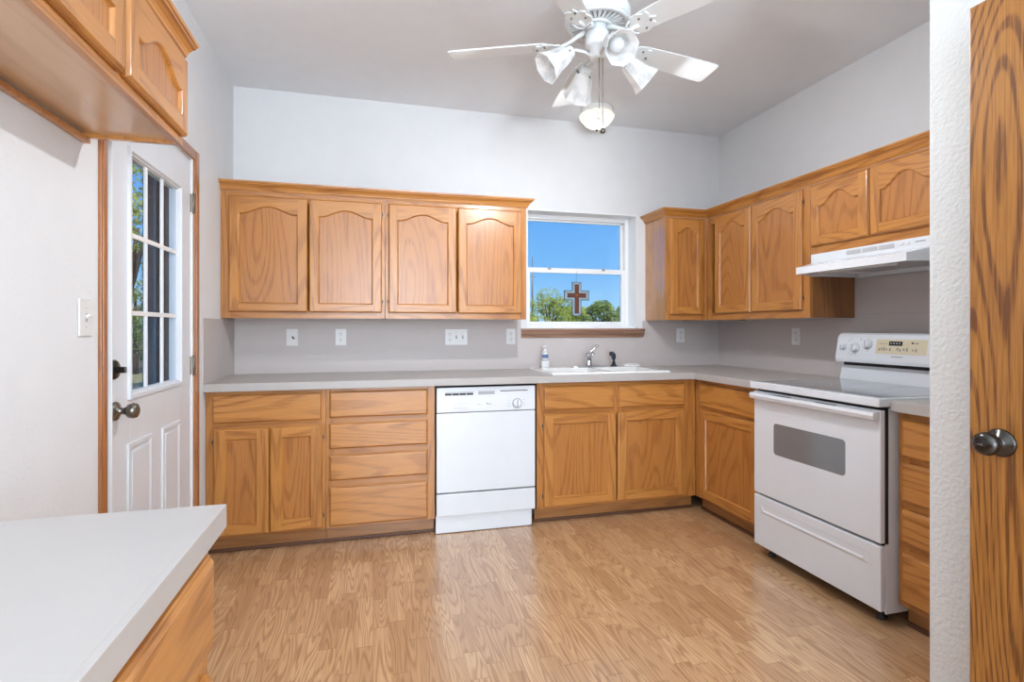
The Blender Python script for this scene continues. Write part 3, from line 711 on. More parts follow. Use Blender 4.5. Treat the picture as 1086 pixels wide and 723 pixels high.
# ------------------------------------------------------------------ range
RGX, RY0, RY1 = 2.005, 2.478, 1.720
rg = thing('range', 'white freestanding electric range with oven window', 'range', (RGX, RY0, 0), -PI / 2)
rw = RY0 - RY1                                            # local x 0..rw, y 0 = front, +y to wall
b = MB(); b.box(.004, .010, .042, .690, .050, .892, Wh); b.box(rw - .010, rw - .004, .042, .690, .050, .892, Wh); b.box(.004, .010, .0265, .042, .050, .334, Wh); b.box(rw - .010, rw - .004, .0265, .042, .050, .334, Wh); b.box(.010, rw - .010, .034, .690, .052, .060, M['dark']); b.box(.010, rw - .010, .036, .042, .06, .334, M['dark']); b.box(.008, rw - .0065, .0265, .048, .336, .892, M['dark']); b.box(.010, rw - .010, .68, .69, .06, .892, Wh); b.build('body', rg)
b = MB(); b.box(-.004, rw + .004, -.020, .615, .898, .934, Wh, .006, 3); ct = b.build('cooktop', rg)
b = MB(); b.box(.022, rw - .022, .018, .575, .9335, .9355, M['glass_top'], .0008); gt = b.build('glass_surface', ct)
for cx, cy, r in ((.20, .17, .105), (.56, .17, .09), (.20, .43, .09), (.56, .43, .105)):
    b = MB()
    pr_ = [(r - .002, 0), (r - .002, .0004), (r, .0004), (r, 0)]
    b.lathe(pr_, M['grey_plastic'], (cx, cy, .9355), (0, 0, 1), 40, cap=False); b.build('burner_ring', gt)
b = MB(); b.box(.006, rw - .006, 0, .026, .338, .884, Wh, .006, 3); od_ = b.build('oven_door', rg)
b = MB()
def rrect(x0, x1, z0, z1, r, n=5):
    out = []
    for cx, cz, a0 in ((x1 - r, z0 + r, -90), (x1 - r, z1 - r, 0), (x0 + r, z1 - r, 90), (x0 + r, z0 + r, 180)):
        for k in range(n + 1):
            a = math.radians(a0 + 90 * k / n); out.append((cx + r * math.cos(a), cz + r * math.sin(a)))
    return out
b.prism(rrect(.153, .585, .570, .730, .018), -.0008, .002, M['oven_glass'], 'xzy'); b.build('oven_window', od_)
b = MB()
b.prism([(-.001, .878), (-.030, .876), (-.036, .862), (-.030, .846), (-.018, .842), (-.012, .852), (-.001, .856)], .010, rw - .010, Wh, 'yzx', .002)
h = b.build('handle', od_)
b = MB()
for xa in (.17, .21, .25, .44, .48, .52): b.box(xa, xa + .034, -.022, -.012, .8768, .8785, M['rubber'])
build_each(b, 'vent_slot', od_)
b = MB(); b.box(.006, rw - .006, .000, .026, .060, .328, Wh, .006, 3); dr = b.build('storage_drawer', rg)
b = MB()   # long tapered lip of the drawer's pull
z_ = .262
for (za, ya), (zb, yb) in (((.284, 0), (.262, .004)), ((.262, .004), (.250, -.006)), ((.250, -.006), (.236, 0))):
    b.face([(.055 if za > .28 else (.085 if za > .255 else .085), ya - .0006, za), (rw - (.055 if za > .28 else .085), ya - .0006, za), (rw - (.055 if zb < .24 else .085), yb - .0006, zb), (.055 if zb < .24 else .085, yb - .0006, zb)], Wh)
b.face([(.055, -.0006, .284), (.085, .0034, .262), (.085, -.0066, .250), (.055, -.0006, .236)], Wh); b.face([(rw - .055, -.0006, .284), (rw - .055, -.0006, .236), (rw - .085, -.0066, .250), (rw - .085, .0034, .262)], Wh)
b.build('drawer_pull', dr)
for xx in (.06, rw - .06):
    for yy in (.07, .62):
        b = MB(); b.lathe([(.020, 0), (.020, .012), (.010, .014), (.010, .056)], M['rubber'], (xx, yy, 0), (0, 0, 1), 16); b.build('leg', rg)
b = MB(); b.prism([(.555, .925), (.575, .935), (.590, 1.014), (.690, 1.014), (.690, .925)], .006, rw - .006, Wh, 'yzx', .003); b.box(.010, rw - .010, .600, .685, 1.010, 1.040, M['dark']); b.build('backguard', rg)
b = MB(); b.prism([(.548, 1.034), (.546, 1.050), (.566, 1.168), (.580, 1.186), (.605, 1.194), (.690, 1.194), (.690, 1.034)], .000, rw, Wh, 'yzx', .004); con = b.build('console', rg)
def ypl(z): return .546 + (z - 1.050) * .020 / .118          # console face
def knob(x, z, r, m=Wh):
    b = MB(); y = ypl(z); b.lathe([(r * 1.25, 0), (r * 1.25, .003), (r, .004), (r * .96, .016), (r * .8, .020)], m, (x, y, z), (0, -1, .16), 24)
    b.box(x - r * .16, x + r * .16, y - .030, y - .018, z - r * .9, z + r * .9, Wh, .002); b.lathe([(r * 1.32, -.0005), (r * 1.32, .0015)], M['grey_plastic'], (x, y, z), (0, -1, .16), 24); b.build('knob', con)
knob(.050, 1.116, .013); knob(.122, 1.112, .021); knob(.196, 1.134, .021)
b = MB()
def plate(b, x0, x1, z0, z1, off, m):
    b.face([(x0, ypl(z0) - off, z0), (x1, ypl(z0) - off, z0), (x1, ypl(z1) - off, z1), (x0, ypl(z1) - off, z1)], m)
plate(b, .247, .515, 1.088, 1.163, .0012, M['beige']); pf = b.build('control_film', con)
b = MB(); plate(b, .318, .390, 1.131, 1.153, .002, M['lcd'])
for k in range(4): plate(b, .326 + k * .015, .334 + k * .015, 1.139, 1.146, .0024, M['digit'])
b.build('display', pf)
b = MB()
for k, xx in enumerate((.262, .276, .290, .304, .322, .362, .376, .396, .412, .442, .458)): plate(b, xx, xx + .009, 1.103 + .004 * (k % 2), 1.116 + .003 * (k % 3), .0018, M['print'])
plate(b, .265, .310, 1.139, 1.1415, .0018, M['print']); plate(b, .436, .446, 1.142, 1.151, .0018, M['rubber']); plate(b, .449, .472, 1.142, 1.148, .0018, M['print'])
build_each(b, 'printed_mark', pf)
b = MB(); plate(b, .338, .398, 1.072, 1.078, .0012, M['grey_plastic']); plate(b, .150, .156, 1.156, 1.161, .0012, M['rubber'])
for xx, za in ((.075, 1.150), (.092, 1.158), (.080, 1.080), (.098, 1.074), (.125, 1.078), (.196, 1.098)): plate(b, xx, xx + .008, za, za + .004, .0012, M['grey_plastic'])
build_each(b, 'printed_mark', con)

# ------------------------------------------------------------------ range hood
hd = thing('range_hood', 'white under-cabinet range hood over the range', 'range hood', (RX - .006, 2.10, 1.510))
b = MB(); x0_, f1, f2 = 0.0, -.327, -.505               # local x: 0 at wall, negative into the room; z 0 = underside
plan = [(x0_, -.380), (f1, -.380), (f2, -.315), (f2, .300), (f1, .380), (x0_, .380)]
def ringz(z, pl): return [(x, y, z) for x, y in pl]
plan_in = [(-.02, -.355), (f1, -.355), (f2 + .03, -.298), (f2 + .03, .283), (f1, .355), (-.02, .355)]
up = [(x0_, -.380), (f1 - .004, -.380), (f1 - .006, -.375), (f1 - .006, .375), (f1 - .004, .380), (x0_, .380)]
R = [ringz(.022, plan_in), ringz(0, plan_in), ringz(0, plan), ringz(.036, plan), ringz(.074, up), ringz(.122, up)]
for a, c in zip(R, R[1:]):
    for k in range(6): b.face([a[k], a[(k + 1) % 6], c[(k + 1) % 6], c[k]], Wh)
b.face(R[0], M['offwhite']); b.face(R[-1], Wh)
bmesh.ops.remove_doubles(b.bm, verts=b.bm.verts[:], dist=1e-5); bmesh.ops.recalc_face_normals(b.bm, faces=b.bm.faces[:])
b.build('hood_shell', hd)
for y0, y1 in ((.145, .062), (.052, -.030), (-.038, -.118)):
    b = MB(); xa = f1 - .0075
    b.box(xa, xa + .003, y0, y1, .090, .112, M['grey_plastic'])
    for k in range(5): b.box(xa - .001, xa + .001, y0, y1, .091 + k * .0045, .0925 + k * .0045, M['offwhite'])
    b.build('vent_grille', hd)
b = MB()
for k in range(2): b.box(f1 - .010, f1 - .005, -.142 - k * .030, -.162 - k * .030, .096, .108, M['offwhite'], .001)
build_each(b, 'rocker_switch', hd)
b = MB(); b.box(f1 - .0075, f1 - .005, -.220, -.265, .100, .106, M['grey_plastic']); b.build('name_plate', hd)
b = MB(); b.box(-.400, -.130, -.24, .17, .010, .0215, M['grey_plastic'], .003); b.build('filter', hd)
b = MB(); b.box(-.468, -.412, -.20, .20, -.004, .0215, M['offwhite'], .006); b.build('light_lens', hd)

# ------------------------------------------------------------------ sink, faucet, sprayer, soap
sk = thing('sink', 'white double bowl drop-in sink under the window', 'sink', (0, 0, 0)); sk.location = (SKX0, SKY0, ZT)
sw_, sd_ = SKX1 - SKX0, SKY1 - SKY0
b = MB(); PO = M['porcelain']; zt = .012
bowls = [(.045, .400), (.425, sw_ - .045)]; by0, by1 = .045, .385
xs = [0, .045, .400, .425, sw_ - .045, sw_]; ys = [0, by0, by1, sd_]
def rimz(): return zt
for i in range(5):
    for j in range(3):
        if j == 1 and i in (1, 3): continue
        b.face([(xs[i], ys[j], zt), (xs[i + 1], ys[j], zt), (xs[i + 1], ys[j + 1], zt), (xs[i], ys[j + 1], zt)], PO)
R0 = [(0, 0), (sw_, 0), (sw_, sd_), (0, sd_)]; R1 = [(-.006, -.006), (sw_ + .006, -.006), (sw_ + .006, sd_ + .006), (-.006, sd_ + .006)]
for k in range(4):
    a, c = R0[k], R0[(k + 1) % 4]; a1, c1 = R1[k], R1[(k + 1) % 4]
    b.face([(a[0], a[1], zt), (c[0], c[1], zt), (c1[0], c1[1], .0005), (a1[0], a1[1], .0005)], PO)
for x0, x1 in bowls:
    T_ = [(x0, by0), (x1, by0), (x1, by1), (x0, by1)]; B_ = [(x0 + .02, by0 + .02), (x1 - .02, by0 + .02), (x1 - .02, by1 - .02), (x0 + .02, by1 - .02)]
    for k in range(4): b.face([(*T_[k], zt), (*T_[(k + 1) % 4], zt), (*B_[(k + 1) % 4], -.16), (*B_[k], -.16)], PO)
    b.face([(*p, -.16) for p in B_], PO)
bmesh.ops.remove_doubles(b.bm, verts=b.bm.verts[:], dist=1e-5); bmesh.ops.recalc_face_normals(b.bm, faces=b.bm.faces[:])
b.build('basin', sk)
for x0, x1 in bowls:
    b = MB(); b.lathe([(.045, 0), (.043, .003), (.018, .004)], M['chrome'], ((x0 + x1) / 2, .215, -.1598), (0, 0, 1), 24); b.build('drain', sk)
DZ = ZT + .0125
fc = thing('faucet', 'chrome single lever kitchen faucet at the back of the sink', 'faucet', (1.535, 3.645, DZ))
b = MB(); pl = [(.135 * math.copysign(abs(math.cos(a)) ** .6, math.cos(a)), .028 * math.copysign(abs(math.sin(a)) ** .8, math.sin(a))) for a in [2 * PI * k / 32 for k in range(32)]]
b.prism(pl, 0, .010, M['chrome'], 'xyz', .003); b.build('deck_plate', fc)
b = MB(); b.lathe([(.027, .008), (.026, .020), (.022, .030), (.022, .070), (.025, .078), (.024, .092), (.012, .100)], M['chrome'], (0, 0, 0), (0, 0, 1), 24); b.build('body', fc)
b = MB(); b.tube([(0, -.012, .055), (-.012, -.05, .075), (-.026, -.10, .098), (-.036, -.145, .108), (-.040, -.165, .102), (-.041, -.170, .088)], [.013, .012, .011, .011, .012, .012], M['chrome'], 12); b.build('spout', fc)
b = MB(); b.tube([(.004, 0, .095), (.020, -.004, .118), (.040, -.010, .138), (.055, -.014, .150)], [.010, .007, .006, .007], M['chrome'], 10); b.ball((.058, -.015, .153), .012, M['chrome'], (1.2, 1, .8)); b.build('lever', fc)
sp = thing('side_sprayer', 'black pull-out side sprayer right of the chrome faucet', 'sprayer', (1.735, 3.645, DZ))
b = MB(); b.lathe([(.026, 0), (.025, .006), (.018, .014)], M['black_plastic'], (0, 0, 0), (0, 0, 1), 20); b.build('base', sp)
b = MB(); b.tube([(0, 0, .008), (0, 0, .03), (0, 0, .06), (-.004, -.004, .082), (-.016, -.010, .094), (-.034, -.014, .094)], [.014, .013, .016, .018, .018, .015], M['black_plastic'], 14); b.build('spray_head', sp)
b = MB(); b.box(-.066, .066, -.038, .038, 0, .012, M['porcelain'], .005, 3); b.box(-.055, .055, -.028, .028, .012, .0205, M['offwhite'], .005, 3)
tag(b.build('sponge', None, (1.868, 3.648, DZ)), 'flat white sponge lying on the sink rim beside the black sprayer', 'sponge')
so = thing('soap_bottle', 'clear pump bottle of white hand soap left of the sink', 'soap bottle', (1.205, 3.668, DZ))
M['clear'] = plain('clear_plastic', (0.62, 0.64, 0.66), 0.08, coat=0.5)
b = MB(); b.prism([(.030 * math.copysign(abs(math.cos(a)) ** .7, math.cos(a)), .020 * math.copysign(abs(math.sin(a)) ** .7, math.sin(a))) for a in [2 * PI * k / 24 for k in range(24)]], 0, .048, M['offwhite'], 'xyz', .003)
b.lathe([(.024, .048), (.0245, .095), (.020, .108), (.011, .116)], M['clear'], (0, 0, 0), (0, 0, 1), 20); b.build('bottle', so)
b = MB(); b.lathe([(.02455, .068), (.02455, .094)], M['label_blue'], (0, 0, 0), (0, 0, 1), 20, cap=False); b.lathe([(.0247, .060), (.0247, .067)], M['offwhite'], (0, 0, 0), (0, 0, 1), 20, cap=False); b.build('bottle_label', so)
b = MB(); b.lathe([(.012, .114), (.012, .126), (.005, .128), (.004, .146), (.011, .148), (.011, .156), (.004, .158)], M['white_trim'], (0, 0, 0), (0, 0, 1), 16); b.tube([(0, 0, .152), (-.012, -.012, .153), (-.022, -.024, .147)], .005, M['white_trim'], 8); b.build('pump', so)

# ------------------------------------------------------------------ outlets and switches (local: x across, y = 0 on the wall, -y into the room)
def wall_plate(name, label, loc, rotz, w, h, devs, cat):
    t = thing(name, label, cat, loc, rotz)
    b = MB(); b.box(-w / 2, w / 2, -.006, -.0005, -h / 2, h / 2, M['offwhite'], .0025); b.build('cover_plate', t)
    for kind, x in devs:
        b = MB()
        if kind == 'duplex':
            for z in (.021, -.021):
                b.prism(rrect(x - .016, x + .016, z - .0135, z + .0135, .009), -.0085, -.005, M['offwhite'], 'xzy')
                b.box(x - .0075, x - .0050, -.0092, -.0083, z - .002, z + .008, M['rubber']); b.box(x + .0050, x + .0075, -.0092, -.0083, z - .002, z + .008, M['rubber']); b.box(x - .002, x + .002, -.0092, -.0083, z - .010, z - .006, M['rubber'])
            b.box(x - .002, x + .002, -.0075, -.0055, -.002, .002, M['grey_plastic']); b.build('receptacle', t)
        elif kind == 'toggle':
            b.box(x - .006, x + .006, -.0075, -.005, -.013, .013, M['grey_plastic']); b.prism([(-.005, -.004), (-.020, .006), (-.018, .011), (-.005, .008)], x - .004, x + .004, M['offwhite'], 'yzx')
            for z in (.030, -.030): b.box(x - .002, x + .002, -.0068, -.0055, z - .002, z + .002, M['grey_plastic'])
            b.build('toggle', t)
        elif kind == 'jack':
            b.box(x - .006, x + .006, -.008, -.005, -.006, .006, M['rubber'], .001); b.tube([(x, -.006, 0), (x + .004, -.018, -.004), (x + .012, -.022, -.009)], .004, M['rubber'], 8); b.build('jack', t)
    return t
B0 = BY - .006
wall_plate('wall_jack', 'white wall plate with a black plug, leftmost on the backsplash', (-.511, B0, 1.160), 0, .072, .112, [('jack', .004)], 'wall jack')
wall_plate('wall_outlet', 'white double outlet under the cabinets, next to the black plug plate', (-.206, B0, 1.160), 0, .070, .112, [('duplex', 0)], 'outlet')
wall_plate('switch_plate', 'wide white plate with an outlet and two switches', (.575, B0, 1.158), 0, .158, .112, [('duplex', -.046), ('toggle', 0), ('toggle', .046)], 'switch plate')
wall_plate('wall_outlet', 'white double outlet just left of the sink window stool', (.975, B0, 1.160), 0, .070, .112, [('duplex', 0)], 'outlet')
wall_plate('wall_outlet', 'white double outlet under the narrow cabinet right of the window', (2.366, B0, 1.164), 0, .070, .112, [('duplex', 0)], 'outlet')
wall_plate('wall_outlet', 'white double outlet on the right wall left of the range', (RX - .006, 2.945, 1.166), -PI / 2, .070, .112, [('duplex', 0)], 'outlet')
wall_plate('light_switch', 'white light switch on the wall beside the glazed door', (LX, 1.933, 1.253), PI / 2, .074, .114, [('toggle', 0)], 'light switch')

# ------------------------------------------------------------------ stained glass cross on the lower pane
cr = thing('glass_cross', 'stained glass cross hanging on the lower window pane', 'cross ornament', (1.539, FY - .008, 1.316))
def cross_poly(w, h, aw, zc):
    return [(-aw, 0 + 0), (aw, 0), (aw, zc - aw), (w, zc - aw), (w, zc + aw), (aw, zc + aw), (aw, h), (-aw, h), (-aw, zc + aw), (-w, zc + aw), (-w, zc - aw), (-aw, zc - aw)]
b = MB(); b.prism([(x, z) for x, z in cross_poly(.104, .264, .038, .160)], -.003, .003, M['lead'], 'xzy'); b.build('outline', cr)
b = MB()
for dy in (-.0045, .0035): b.prism([(x, z + .004) for x, z in cross_poly(.099, .256, .033, .156)], dy, dy + .001, M['bevel_glass'], 'xzy')
b.build('bevel_border', cr)
b = MB()
for dy in (-.0065, .0045): b.prism([(x, z + .018) for x, z in cross_poly(.078, .228, .018, .142)], dy, dy + .002, M['brown_glass'], 'xzy')
b.build('brown_center', cr)
b = MB(); b.ball((0, -.0065, .160), .014, M['amber_glass'], (1, .35, 1)); b.build('amber_gem', cr)
b = MB()
for s1, s2 in ((.018, .038), (-.018, -.038)):
    for za, zb in ((.018, .001), (.245, .263)): b.tube([(s1, -.005, za), (s2, -.005, zb)], .0012, M['lead'], 6)
    for za, zb in ((.142, .122), (.178, .198)): b.tube([(s1 * 4.3, -.005, za), (s1 * 5.7, -.005, zb)], .0012, M['lead'], 6)
b.tube([(0, 0, .262), (0, .002, .30), (0, .004, .345)], .0008, M['lead'], 6)
b.build('came_line', cr)

# ------------------------------------------------------------------ ceiling fan
FXY = (.939, 2.134); FZ = 2.453
fan = thing('ceiling_fan', 'white five-blade ceiling fan with four glass lamp shades', 'ceiling fan', (FXY[0], FXY[1], CZ))
zz = lambda z: z - CZ
FW = M['fan_white']
b = MB(); b.lathe([(.075, zz(CZ) - .0005), (.078, -.01), (.070, -.035), (.045, -.052), (.026, -.058), (.026, -.12)], FW, (0, 0, 0), (0, 0, 1), 32); b.build('canopy', fan)
b = MB()
b.lathe([(.030, -.115), (.075, -.130), (.105, -.150), (.128, -.180), (.141, -.215), (.141, -.246), (.118, -.256)], FW, (0, 0, 0), (0, 0, 1), 40, cap=False)
b.lathe([(.118, -.255), (.044, -.260)], M['fan_grey'], (0, 0, 0), (0, 0, 1), 40, cap=False)
for v in b.bm.verts: v.co.z += .014
b.build('motor_housing', fan)
b = MB()   # radial grille under the motor
for k in range(30):
    a = 2 * PI * k / 30; c, s_ = math.cos(a), math.sin(a); q = .0055
    P = lambda r, t, z: (r * c - t * s_, r * s_ + t * c, z)
    vs = [P(.058, -q * .8, -.261), P(.058, q * .8, -.261), P(.122, q * 1.2, -.258), P(.122, -q * 1.2, -.258)]
    b.face(vs, FW); b.face([(x, y, z - .007) for x, y, z in vs][::-1], FW)
    for i in range(4): b.face([vs[i], vs[(i + 1) % 4], (vs[(i + 1) % 4][0], vs[(i + 1) % 4][1], vs[(i + 1) % 4][2] - .007), (vs[i][0], vs[i][1], vs[i][2] - .007)], FW)
b.lathe([(.118, -.255), (.141, -.255), (.141, -.270), (.118, -.268), (.118, -.255)], FW, (0, 0, 0), (0, 0, 1), 40, cap=False)
b.lathe([(.044, -.256), (.062, -.256), (.062, -.272), (.044, -.274), (.044, -.256)], FW, (0, 0, 0), (0, 0, 1), 40, cap=False)
for v in b.bm.verts: v.co.z += .014
b.build('vent_ring', fan)
b = MB(); b.lathe([(.046, -.246), (.044, -.280), (.053, -.290), (.053, -.335), (.046, -.348), (.035, -.352), (.035, -.388), (.029, -.398), (.010, -.400)], FW, (0, 0, 0), (0, 0, 1), 32); b.build('switch_housing', fan)
phi0 = 2.709
for k in range(5):
    th = phi0 - k * 2 * PI / 5
    bl = MB(); R0_, R1_ = .215, .655; hw0, hw1 = .050, .066; z0b = zz(FZ); tw = -.20
    out = []
    for r, hw in ((R0_, .030), (R0_ + .006, .044), (R0_ + .02, .050), (.40, .058), (.60, .064), (.640, .064), (.652, .060), (.655, .052)): out.append((r, hw))
    poly = out + [(r, -hw) for r, hw in reversed(out)]
    bl.prism(poly, -.003, .003, FW, 'xyz', .001)
    for v in bl.bm.verts:
        y, z = v.co.y, v.co.z; v.co.y = y * math.cos(tw) - z * math.sin(tw); v.co.z = y * math.sin(tw) + z * math.cos(tw) + z0b
    bo = bl.build('blade', fan, rotz=th)
    br = MB()   # scrolled iron: a stem with a pierced leaf
    br.tube([(.055, 0, -.276), (.085, 0, -.290), (.12, 0, -.312), (.17, 0, z0b - .012), (.205, 0, z0b - .012)], [.012, .010, .008, .008, .008], FW, 8)
    br.prism([(.17, -.010), (.195, -.050), (.225, -.054), (.245, -.040), (.262, -.046), (.270, -.028), (.262, -.012), (.285, 0), (.262, .012), (.270, .028), (.262, .046), (.245, .040), (.225, .054), (.195, .050), (.17, .010)], -.010, -.004, FW, 'xyz', .001)
    for v in br.bm.verts:
        if v.co.x > .165 and v.co.z > -.05:
            y, z = v.co.y, v.co.z; v.co.y = y * math.cos(tw) - z * math.sin(tw); v.co.z = y * math.sin(tw) + z * math.cos(tw) + z0b
    for sy in (-1, 1):
        br.tube([(.150, sy * .004, z0b - .014), (.165, sy * .030, z0b - .012), (.185, sy * .040, z0b - .012 + sy * .04 * math.sin(tw))], .004, FW, 6)
    io = br.build('blade_iron', bo)
    sc = MB()
    for sx_, sy in ((.225, .030), (.225, -.030), (.262, 0)): sc.lathe([(.005, 0), (.005, .003), (.003, .005)], M['pewter'], (sx_, sy * math.cos(tw), z0b + sy * math.sin(tw) - .010), (0, 0, -1), 10)
    sc.build('screw', bo)
ZS, RS = zz(2.390), .130
for k in range(4):
    th = k * PI / 2; axd = Vector((.105, 0, -.080)).normalized()
    br = MB(); br.tube([(.030, 0, ZS - .002), (.065, 0, ZS + .014), (.100, 0, ZS + .016), (RS - .008, 0, ZS + .006)], .007, FW, 8)
    ao = br.build('lamp_arm', fan, rotz=th)
    sk_ = MB(); o_ = Vector((RS, 0, ZS)) - axd * .014
    sk_.lathe([(.012, -.004), (.024, 0), (.027, .004), (.027, .034), (.024, .036)], FW, o_, axd, 20)
    for q in range(3):
        a = q * 2.094; u_ = axd.to_track_quat('Z', 'Y') @ Vector((math.cos(a), math.sin(a), 0)); p_ = o_ + axd * .026
        sk_.tube([p_ + u_ * .026, p_ + u_ * .036], .0035, M['pewter'], 8)
    sk_.build('socket', ao)
    sh = MB(); st_ = Vector((RS, 0, ZS)) + axd * .006
    prof = [(.026, 0), (.035, .010), (.042, .030), (.048, .060), (.055, .088), (.063, .110), (.070, .126)]
    inner = [(r - .003, h_) for r, h_ in reversed(prof)]
    sh.lathe(prof + inner, M['shade'], st_, axd, 8, smooth=False, cap=False)
    sho = sh.build('lamp_shade', ao)
    bu = MB(); bu.lathe([(.013, -.002), (.014, .022), (.026, .048), (.030, .066), (.026, .084), (.014, .094), (.003, .097)], M['bulb'], st_, axd, 20); bu.build('bulb', ao)
    wp = st_ + axd * .118; c, s_ = math.cos(th), math.sin(th)
    wax = Vector((axd.x * c, axd.x * s_, axd.z))
    lo = light('fan_bulb_light', 'AREA', (FXY[0] + wp.x * c - wp.y * s_, FXY[1] + wp.x * s_ + wp.y * c, CZ + wp.z), 8.5, (0.96, .975, 1.0), size=.05); lo.data.spread = math.radians(140)
    lo.data.shape = 'DISK'; lo.rotation_euler = (-wax).to_track_quat('Z', 'Y').to_euler()
for dx, dy, zb, mt in ((.0, -.018, 2.135, 'w'), (.020, -.010, 2.070, 'b')):
    ch = MB(); ch.tube([(dx, dy, zz(2.375)), (dx, dy, zz(zb + .02))], .0016, M['chain'], 6)
    n_ = 26
    for q in range(n_): ch.ball((dx, dy, zz(2.375 - (2.355 - zb) * q / n_)), .0024, M['chain'], seg=6)
    co = ch.build('pull_chain', fan)
    fb = MB()
    if mt == 'w': fb.lathe([(.003, .045), (.004, .035), (.009, .012), (.009, .004), (.004, 0)], M['offwhite'], (dx, dy, zz(zb) - .02), (0, 0, 1), 14)
    else: fb.lathe([(.003, .022), (.010, .015), (.012, .008), (.009, 0)], M['pewter'], (dx, dy, zz(zb) - .01), (0, 0, 1), 14)
    fb.build('pull_knob', co)

# flush ceiling lamp over the sink
fl = thing('ceiling_light', 'small lit cut-glass flush ceiling light above the sink', 'ceiling light', (1.535, 3.50, CZ))
b = MB(); b.lathe([(.112, -.0005), (.114, -.008), (.108, -.026), (.085, -.034)], M['offwhite'], (0, 0, 0), (0, 0, 1), 36); b.build('base', fl)
b = MB(); pr2 = [(.085, -.030), (.100, -.036), (.122, -.052), (.124, -.066), (.108, -.090), (.082, -.118), (.050, -.138), (.018, -.148), (.002, -.149)]
b.lathe(pr2, M['crystal'], (0, 0, 0), (0, 0, 1), 22, smooth=False, cap=False); gl_ = b.build('glass_bowl', fl)
b = MB(); b.lathe([(.008, -.148), (.010, -.154), (.007, -.160), (.003, -.166)], M['pewter'], (0, 0, 0), (0, 0, 1), 14); b.build('finial', fl)
light('ceiling_light_bulb', 'POINT', (1.535, 3.50, CZ - .075), 1.5, (1.0, .95, .86), size=.04)

# the added fill lights behind the viewer have no fixtures
# ------------------------------------------------------------------ outside
b = MB(); b.box(-60, 60, BY + .4, 80, -.42, -.35, M['grass']); b.box(-60, LX - .3, -12, BY + .4, -.42, -.35, M['grass'])
structure(b.build('ground'), 'dry grass ground outside the house', 'ground')
def tree(name, label, loc, hgt, spread, n, leafm, seed, leaf=.10, clumps=16, group=None):
    rnd = random.Random(seed); t = thing(name, label, 'tree', loc, 0, group)
    b = MB(); b.tube([(0, 0, 0), (.04, .02, hgt * .25), (-.03, .05, hgt * .5), (.05, 0, hgt * .8)], [hgt * .035, hgt * .028, hgt * .02, hgt * .008], M['bark'], 10)
    for k in range(6):
        a = rnd.uniform(0, 6.28); z = hgt * rnd.uniform(.25, .55); r = spread * rnd.uniform(.4, .75)
        b.tube([(0, 0, z), (r * .5 * math.cos(a), r * .5 * math.sin(a), z + hgt * .12), (r * math.cos(a), r * math.sin(a), z + hgt * .28)], [hgt * .014, hgt * .010, hgt * .004], M['bark'], 6)
    b.build('trunk', t)
    b = MB(); i = b.mi(leafm); cs = []
    for k in range(clumps):
        a = rnd.uniform(0, 6.28); u = rnd.uniform(0, 1) ** .6; zc = rnd.uniform(.22, .86); rr = spread * u * math.sin(PI * min(1, (zc + .12))) ** .6
        cs.append((rr * math.cos(a), rr * math.sin(a), hgt * zc, spread * rnd.uniform(.26, .44)))
    for k in range(n):
        cx, cy, cz, r = cs[k % clumps]
        d = Vector((rnd.gauss(0, 1), rnd.gauss(0, 1), rnd.gauss(0, 1))).normalized() * r * rnd.uniform(.55, 1.0) ** .5
        p = Vector((cx, cy, cz)) + Vector((d.x, d.y, d.z * .8))
        if p.z > hgt: p.z = hgt - rnd.uniform(0, .2)
        u = Vector((rnd.gauss(0, 1), rnd.gauss(0, 1), rnd.gauss(0, 1))).normalized(); v = u.orthogonal().normalized()
        l_ = leaf * rnd.uniform(.7, 1.4); w_ = l_ * .45
        f = b.bm.faces.new([b.bm.verts.new(p - u * l_ * .5), b.bm.verts.new(p + v * w_ * .5), b.bm.verts.new(p + u * l_ * .5), b.bm.verts.new(p - v * w_ * .5)]); f.material_index = i
    b.build('foliage', t)
    return t
g0 = -.35
def sc_(x, y, y0): return x * y0 / y, y0
for lab, x, y, top, sp_, mt, sd in (
        ('bright leafy tree, tallest beyond the window, left of the glass cross', 6.75, 20.0, 2.90, 1.25, 'leaf_bright', 1),
        ('low green tree directly behind the glass cross', 9.45, 24.0, 2.55, 1.15, 'leaf_bright', 2),
        ('darker green tree beyond the window, right of the glass cross', 8.05, 17.8, 2.48, .85, 'leaf_dark', 3),
        ('green tree at the right edge of the window view', 10.9, 21.5, 2.50, 1.05, 'leaf_dark', 4),
        ('small bright tree low at the left edge of the window view', 4.75, 16.2, 1.75, .8, 'leaf_bright', 6)):
    tree('tree', lab, (x, y, g0), top - g0, sp_, 9000, M[mt], sd, .085, 22)
hb = thing('hedge', 'low bushy green hedge behind the trees outside the window', 'hedge', (14.5, 31, g0))
b = MB(); rnd = random.Random(5); i = b.mi(M['leaf_bright'])
for k in range(11000):
    x = rnd.uniform(-8, 8); h_ = 2.15 + .35 * math.sin(x * 1.9) + .2 * math.sin(x * 4.7 + 1)
    p = Vector((x, rnd.uniform(-.8, .8), h_ * rnd.random() ** .55)); u = Vector((rnd.gauss(0, 1), rnd.gauss(0, 1), rnd.gauss(0, 1))).normalized(); v = u.orthogonal().normalized()
    b.bm.faces.new([b.bm.verts.new(p - u * .09), b.bm.verts.new(p + v * .045), b.bm.verts.new(p + u * .09), b.bm.verts.new(p - v * .045)])
b.build('foliage', hb)
b = MB()
for k in range(16): b.tube([(-7.5 + k, 0, 0), (-7.4 + k, .1, .8), (-7.5 + k, 0, 1.6)], [.05, .04, .01], M['bark'], 6)
build_each(b, 'stem', hb)
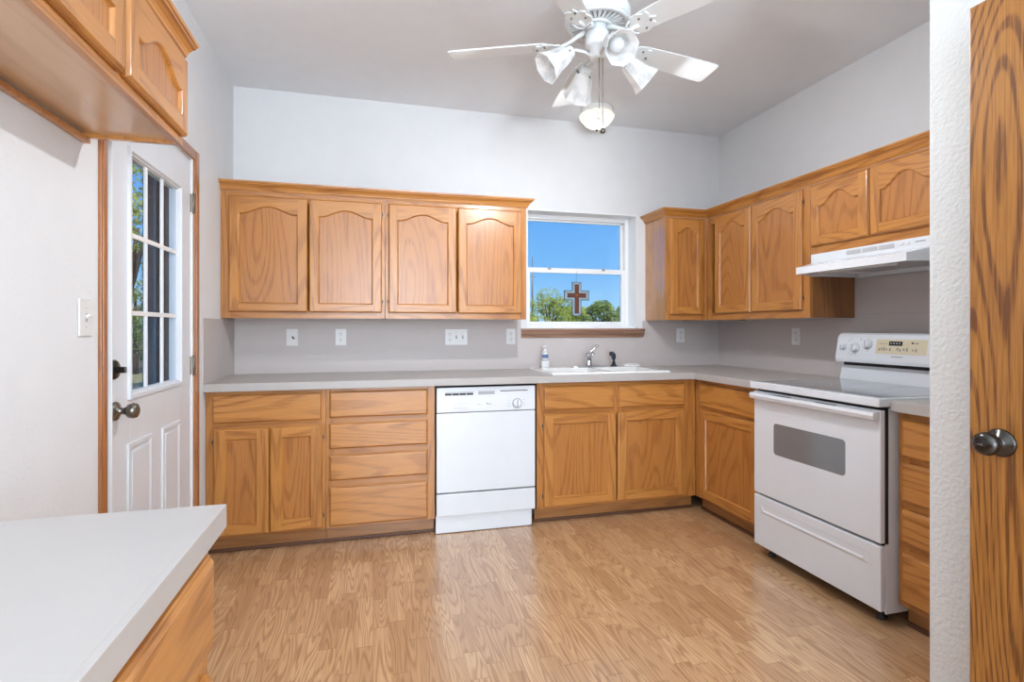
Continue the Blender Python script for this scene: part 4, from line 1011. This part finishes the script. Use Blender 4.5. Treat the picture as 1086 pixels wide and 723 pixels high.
for lab, x, y, top, sp_, mt, sd in (
        ('green tree seen through the left panes of the glazed door', -7.9, 21.0, 3.1, 1.6, 'leaf_dark', 8),
        ('tall green tree whose crown fills the upper left door pane', -4.9, 12.3, 6.2, 1.5, 'leaf_bright', 9)):
    tree('tree', lab, (x, y, g0), top - g0, sp_, 6500, M[mt], sd, .10, 20)
pole = thing('utility_pole', 'thin grey pole beyond the left side of the window', 'pole', (9.08, 30, g0))
b = MB(); b.tube([(0, 0, 0), (0, 0, 3.6), (0, 0, 5.75)], [.09, .05, .025], M['galv'], 8); b.build('mast', pole)
b = MB(); b.tube([(-.16, 0, 4.6), (.16, 0, 4.6)], .02, M['galv'], 6); b.build('crossarm', pole)
# end of the porch wall, and two slabs added to block the sun
sh_ = thing('porch_wall', 'blue grey lapped porch wall outside the glazed door', 'porch wall', (-2.2, 6.40, g0), kind='structure')
b = MB()
for k in range(25):
    z = k * .14; b.prism([(0, z), (-.022, z), (-.004, z + .14), (0, z + .14)], -.13, 0, M['siding'], 'yzx')
b.box(-.13, 0, .0, 2.2, 0, 3.5, M['siding']); b.build('siding', sh_)
b = MB(); b.box(.0005, .03, .0, 2.2, 0, 3.5, M['siding_brown'], .004); b.build('board_face', sh_)
b = MB(); b.box(.0305, .045, .0, .09, 0, 3.5, M['siding_brown'], .003); b.box(.0305, .045, .50, .57, 0, 3.5, M['siding_brown'], .003); build_each(b, 'batten', sh_)
b = MB(); b.box(-3.4, LX - .12, .2, 6.6, 3.55, 3.66, M['siding_brown'])  # slab added overhead to keep the sun off the porch wall
structure(b.build('porch_sun_shield'), 'added brown slab shading the porch wall outside the glazed door', 'sun shield')
b = MB(); b.box(-2.5, 3.2, -7.2, REAR - .15, 2.62, 2.74, M['siding_brown'])  # unseen slab added so no sun enters the rear opening
structure(b.build('rear_sun_shield'), 'added brown slab keeping the sun out of the opening behind the viewer', 'patio roof')
fe = thing('fence', 'weathered wooden board fence far outside the glazed door', 'fence', (-11, 24, g0))
b = MB()
for k in range(44): b.box(k * .2, k * .2 + .18, 0, .025, 0, 1.55 + .02 * (k % 3), M['fence'])
b.build('boards', fe)
b = MB(); b.box(0, 8.8, .025, .07, .35, .44, M['fence']); b.box(0, 8.8, .025, .07, 1.2, 1.29, M['fence']); b.build('rail', fe)
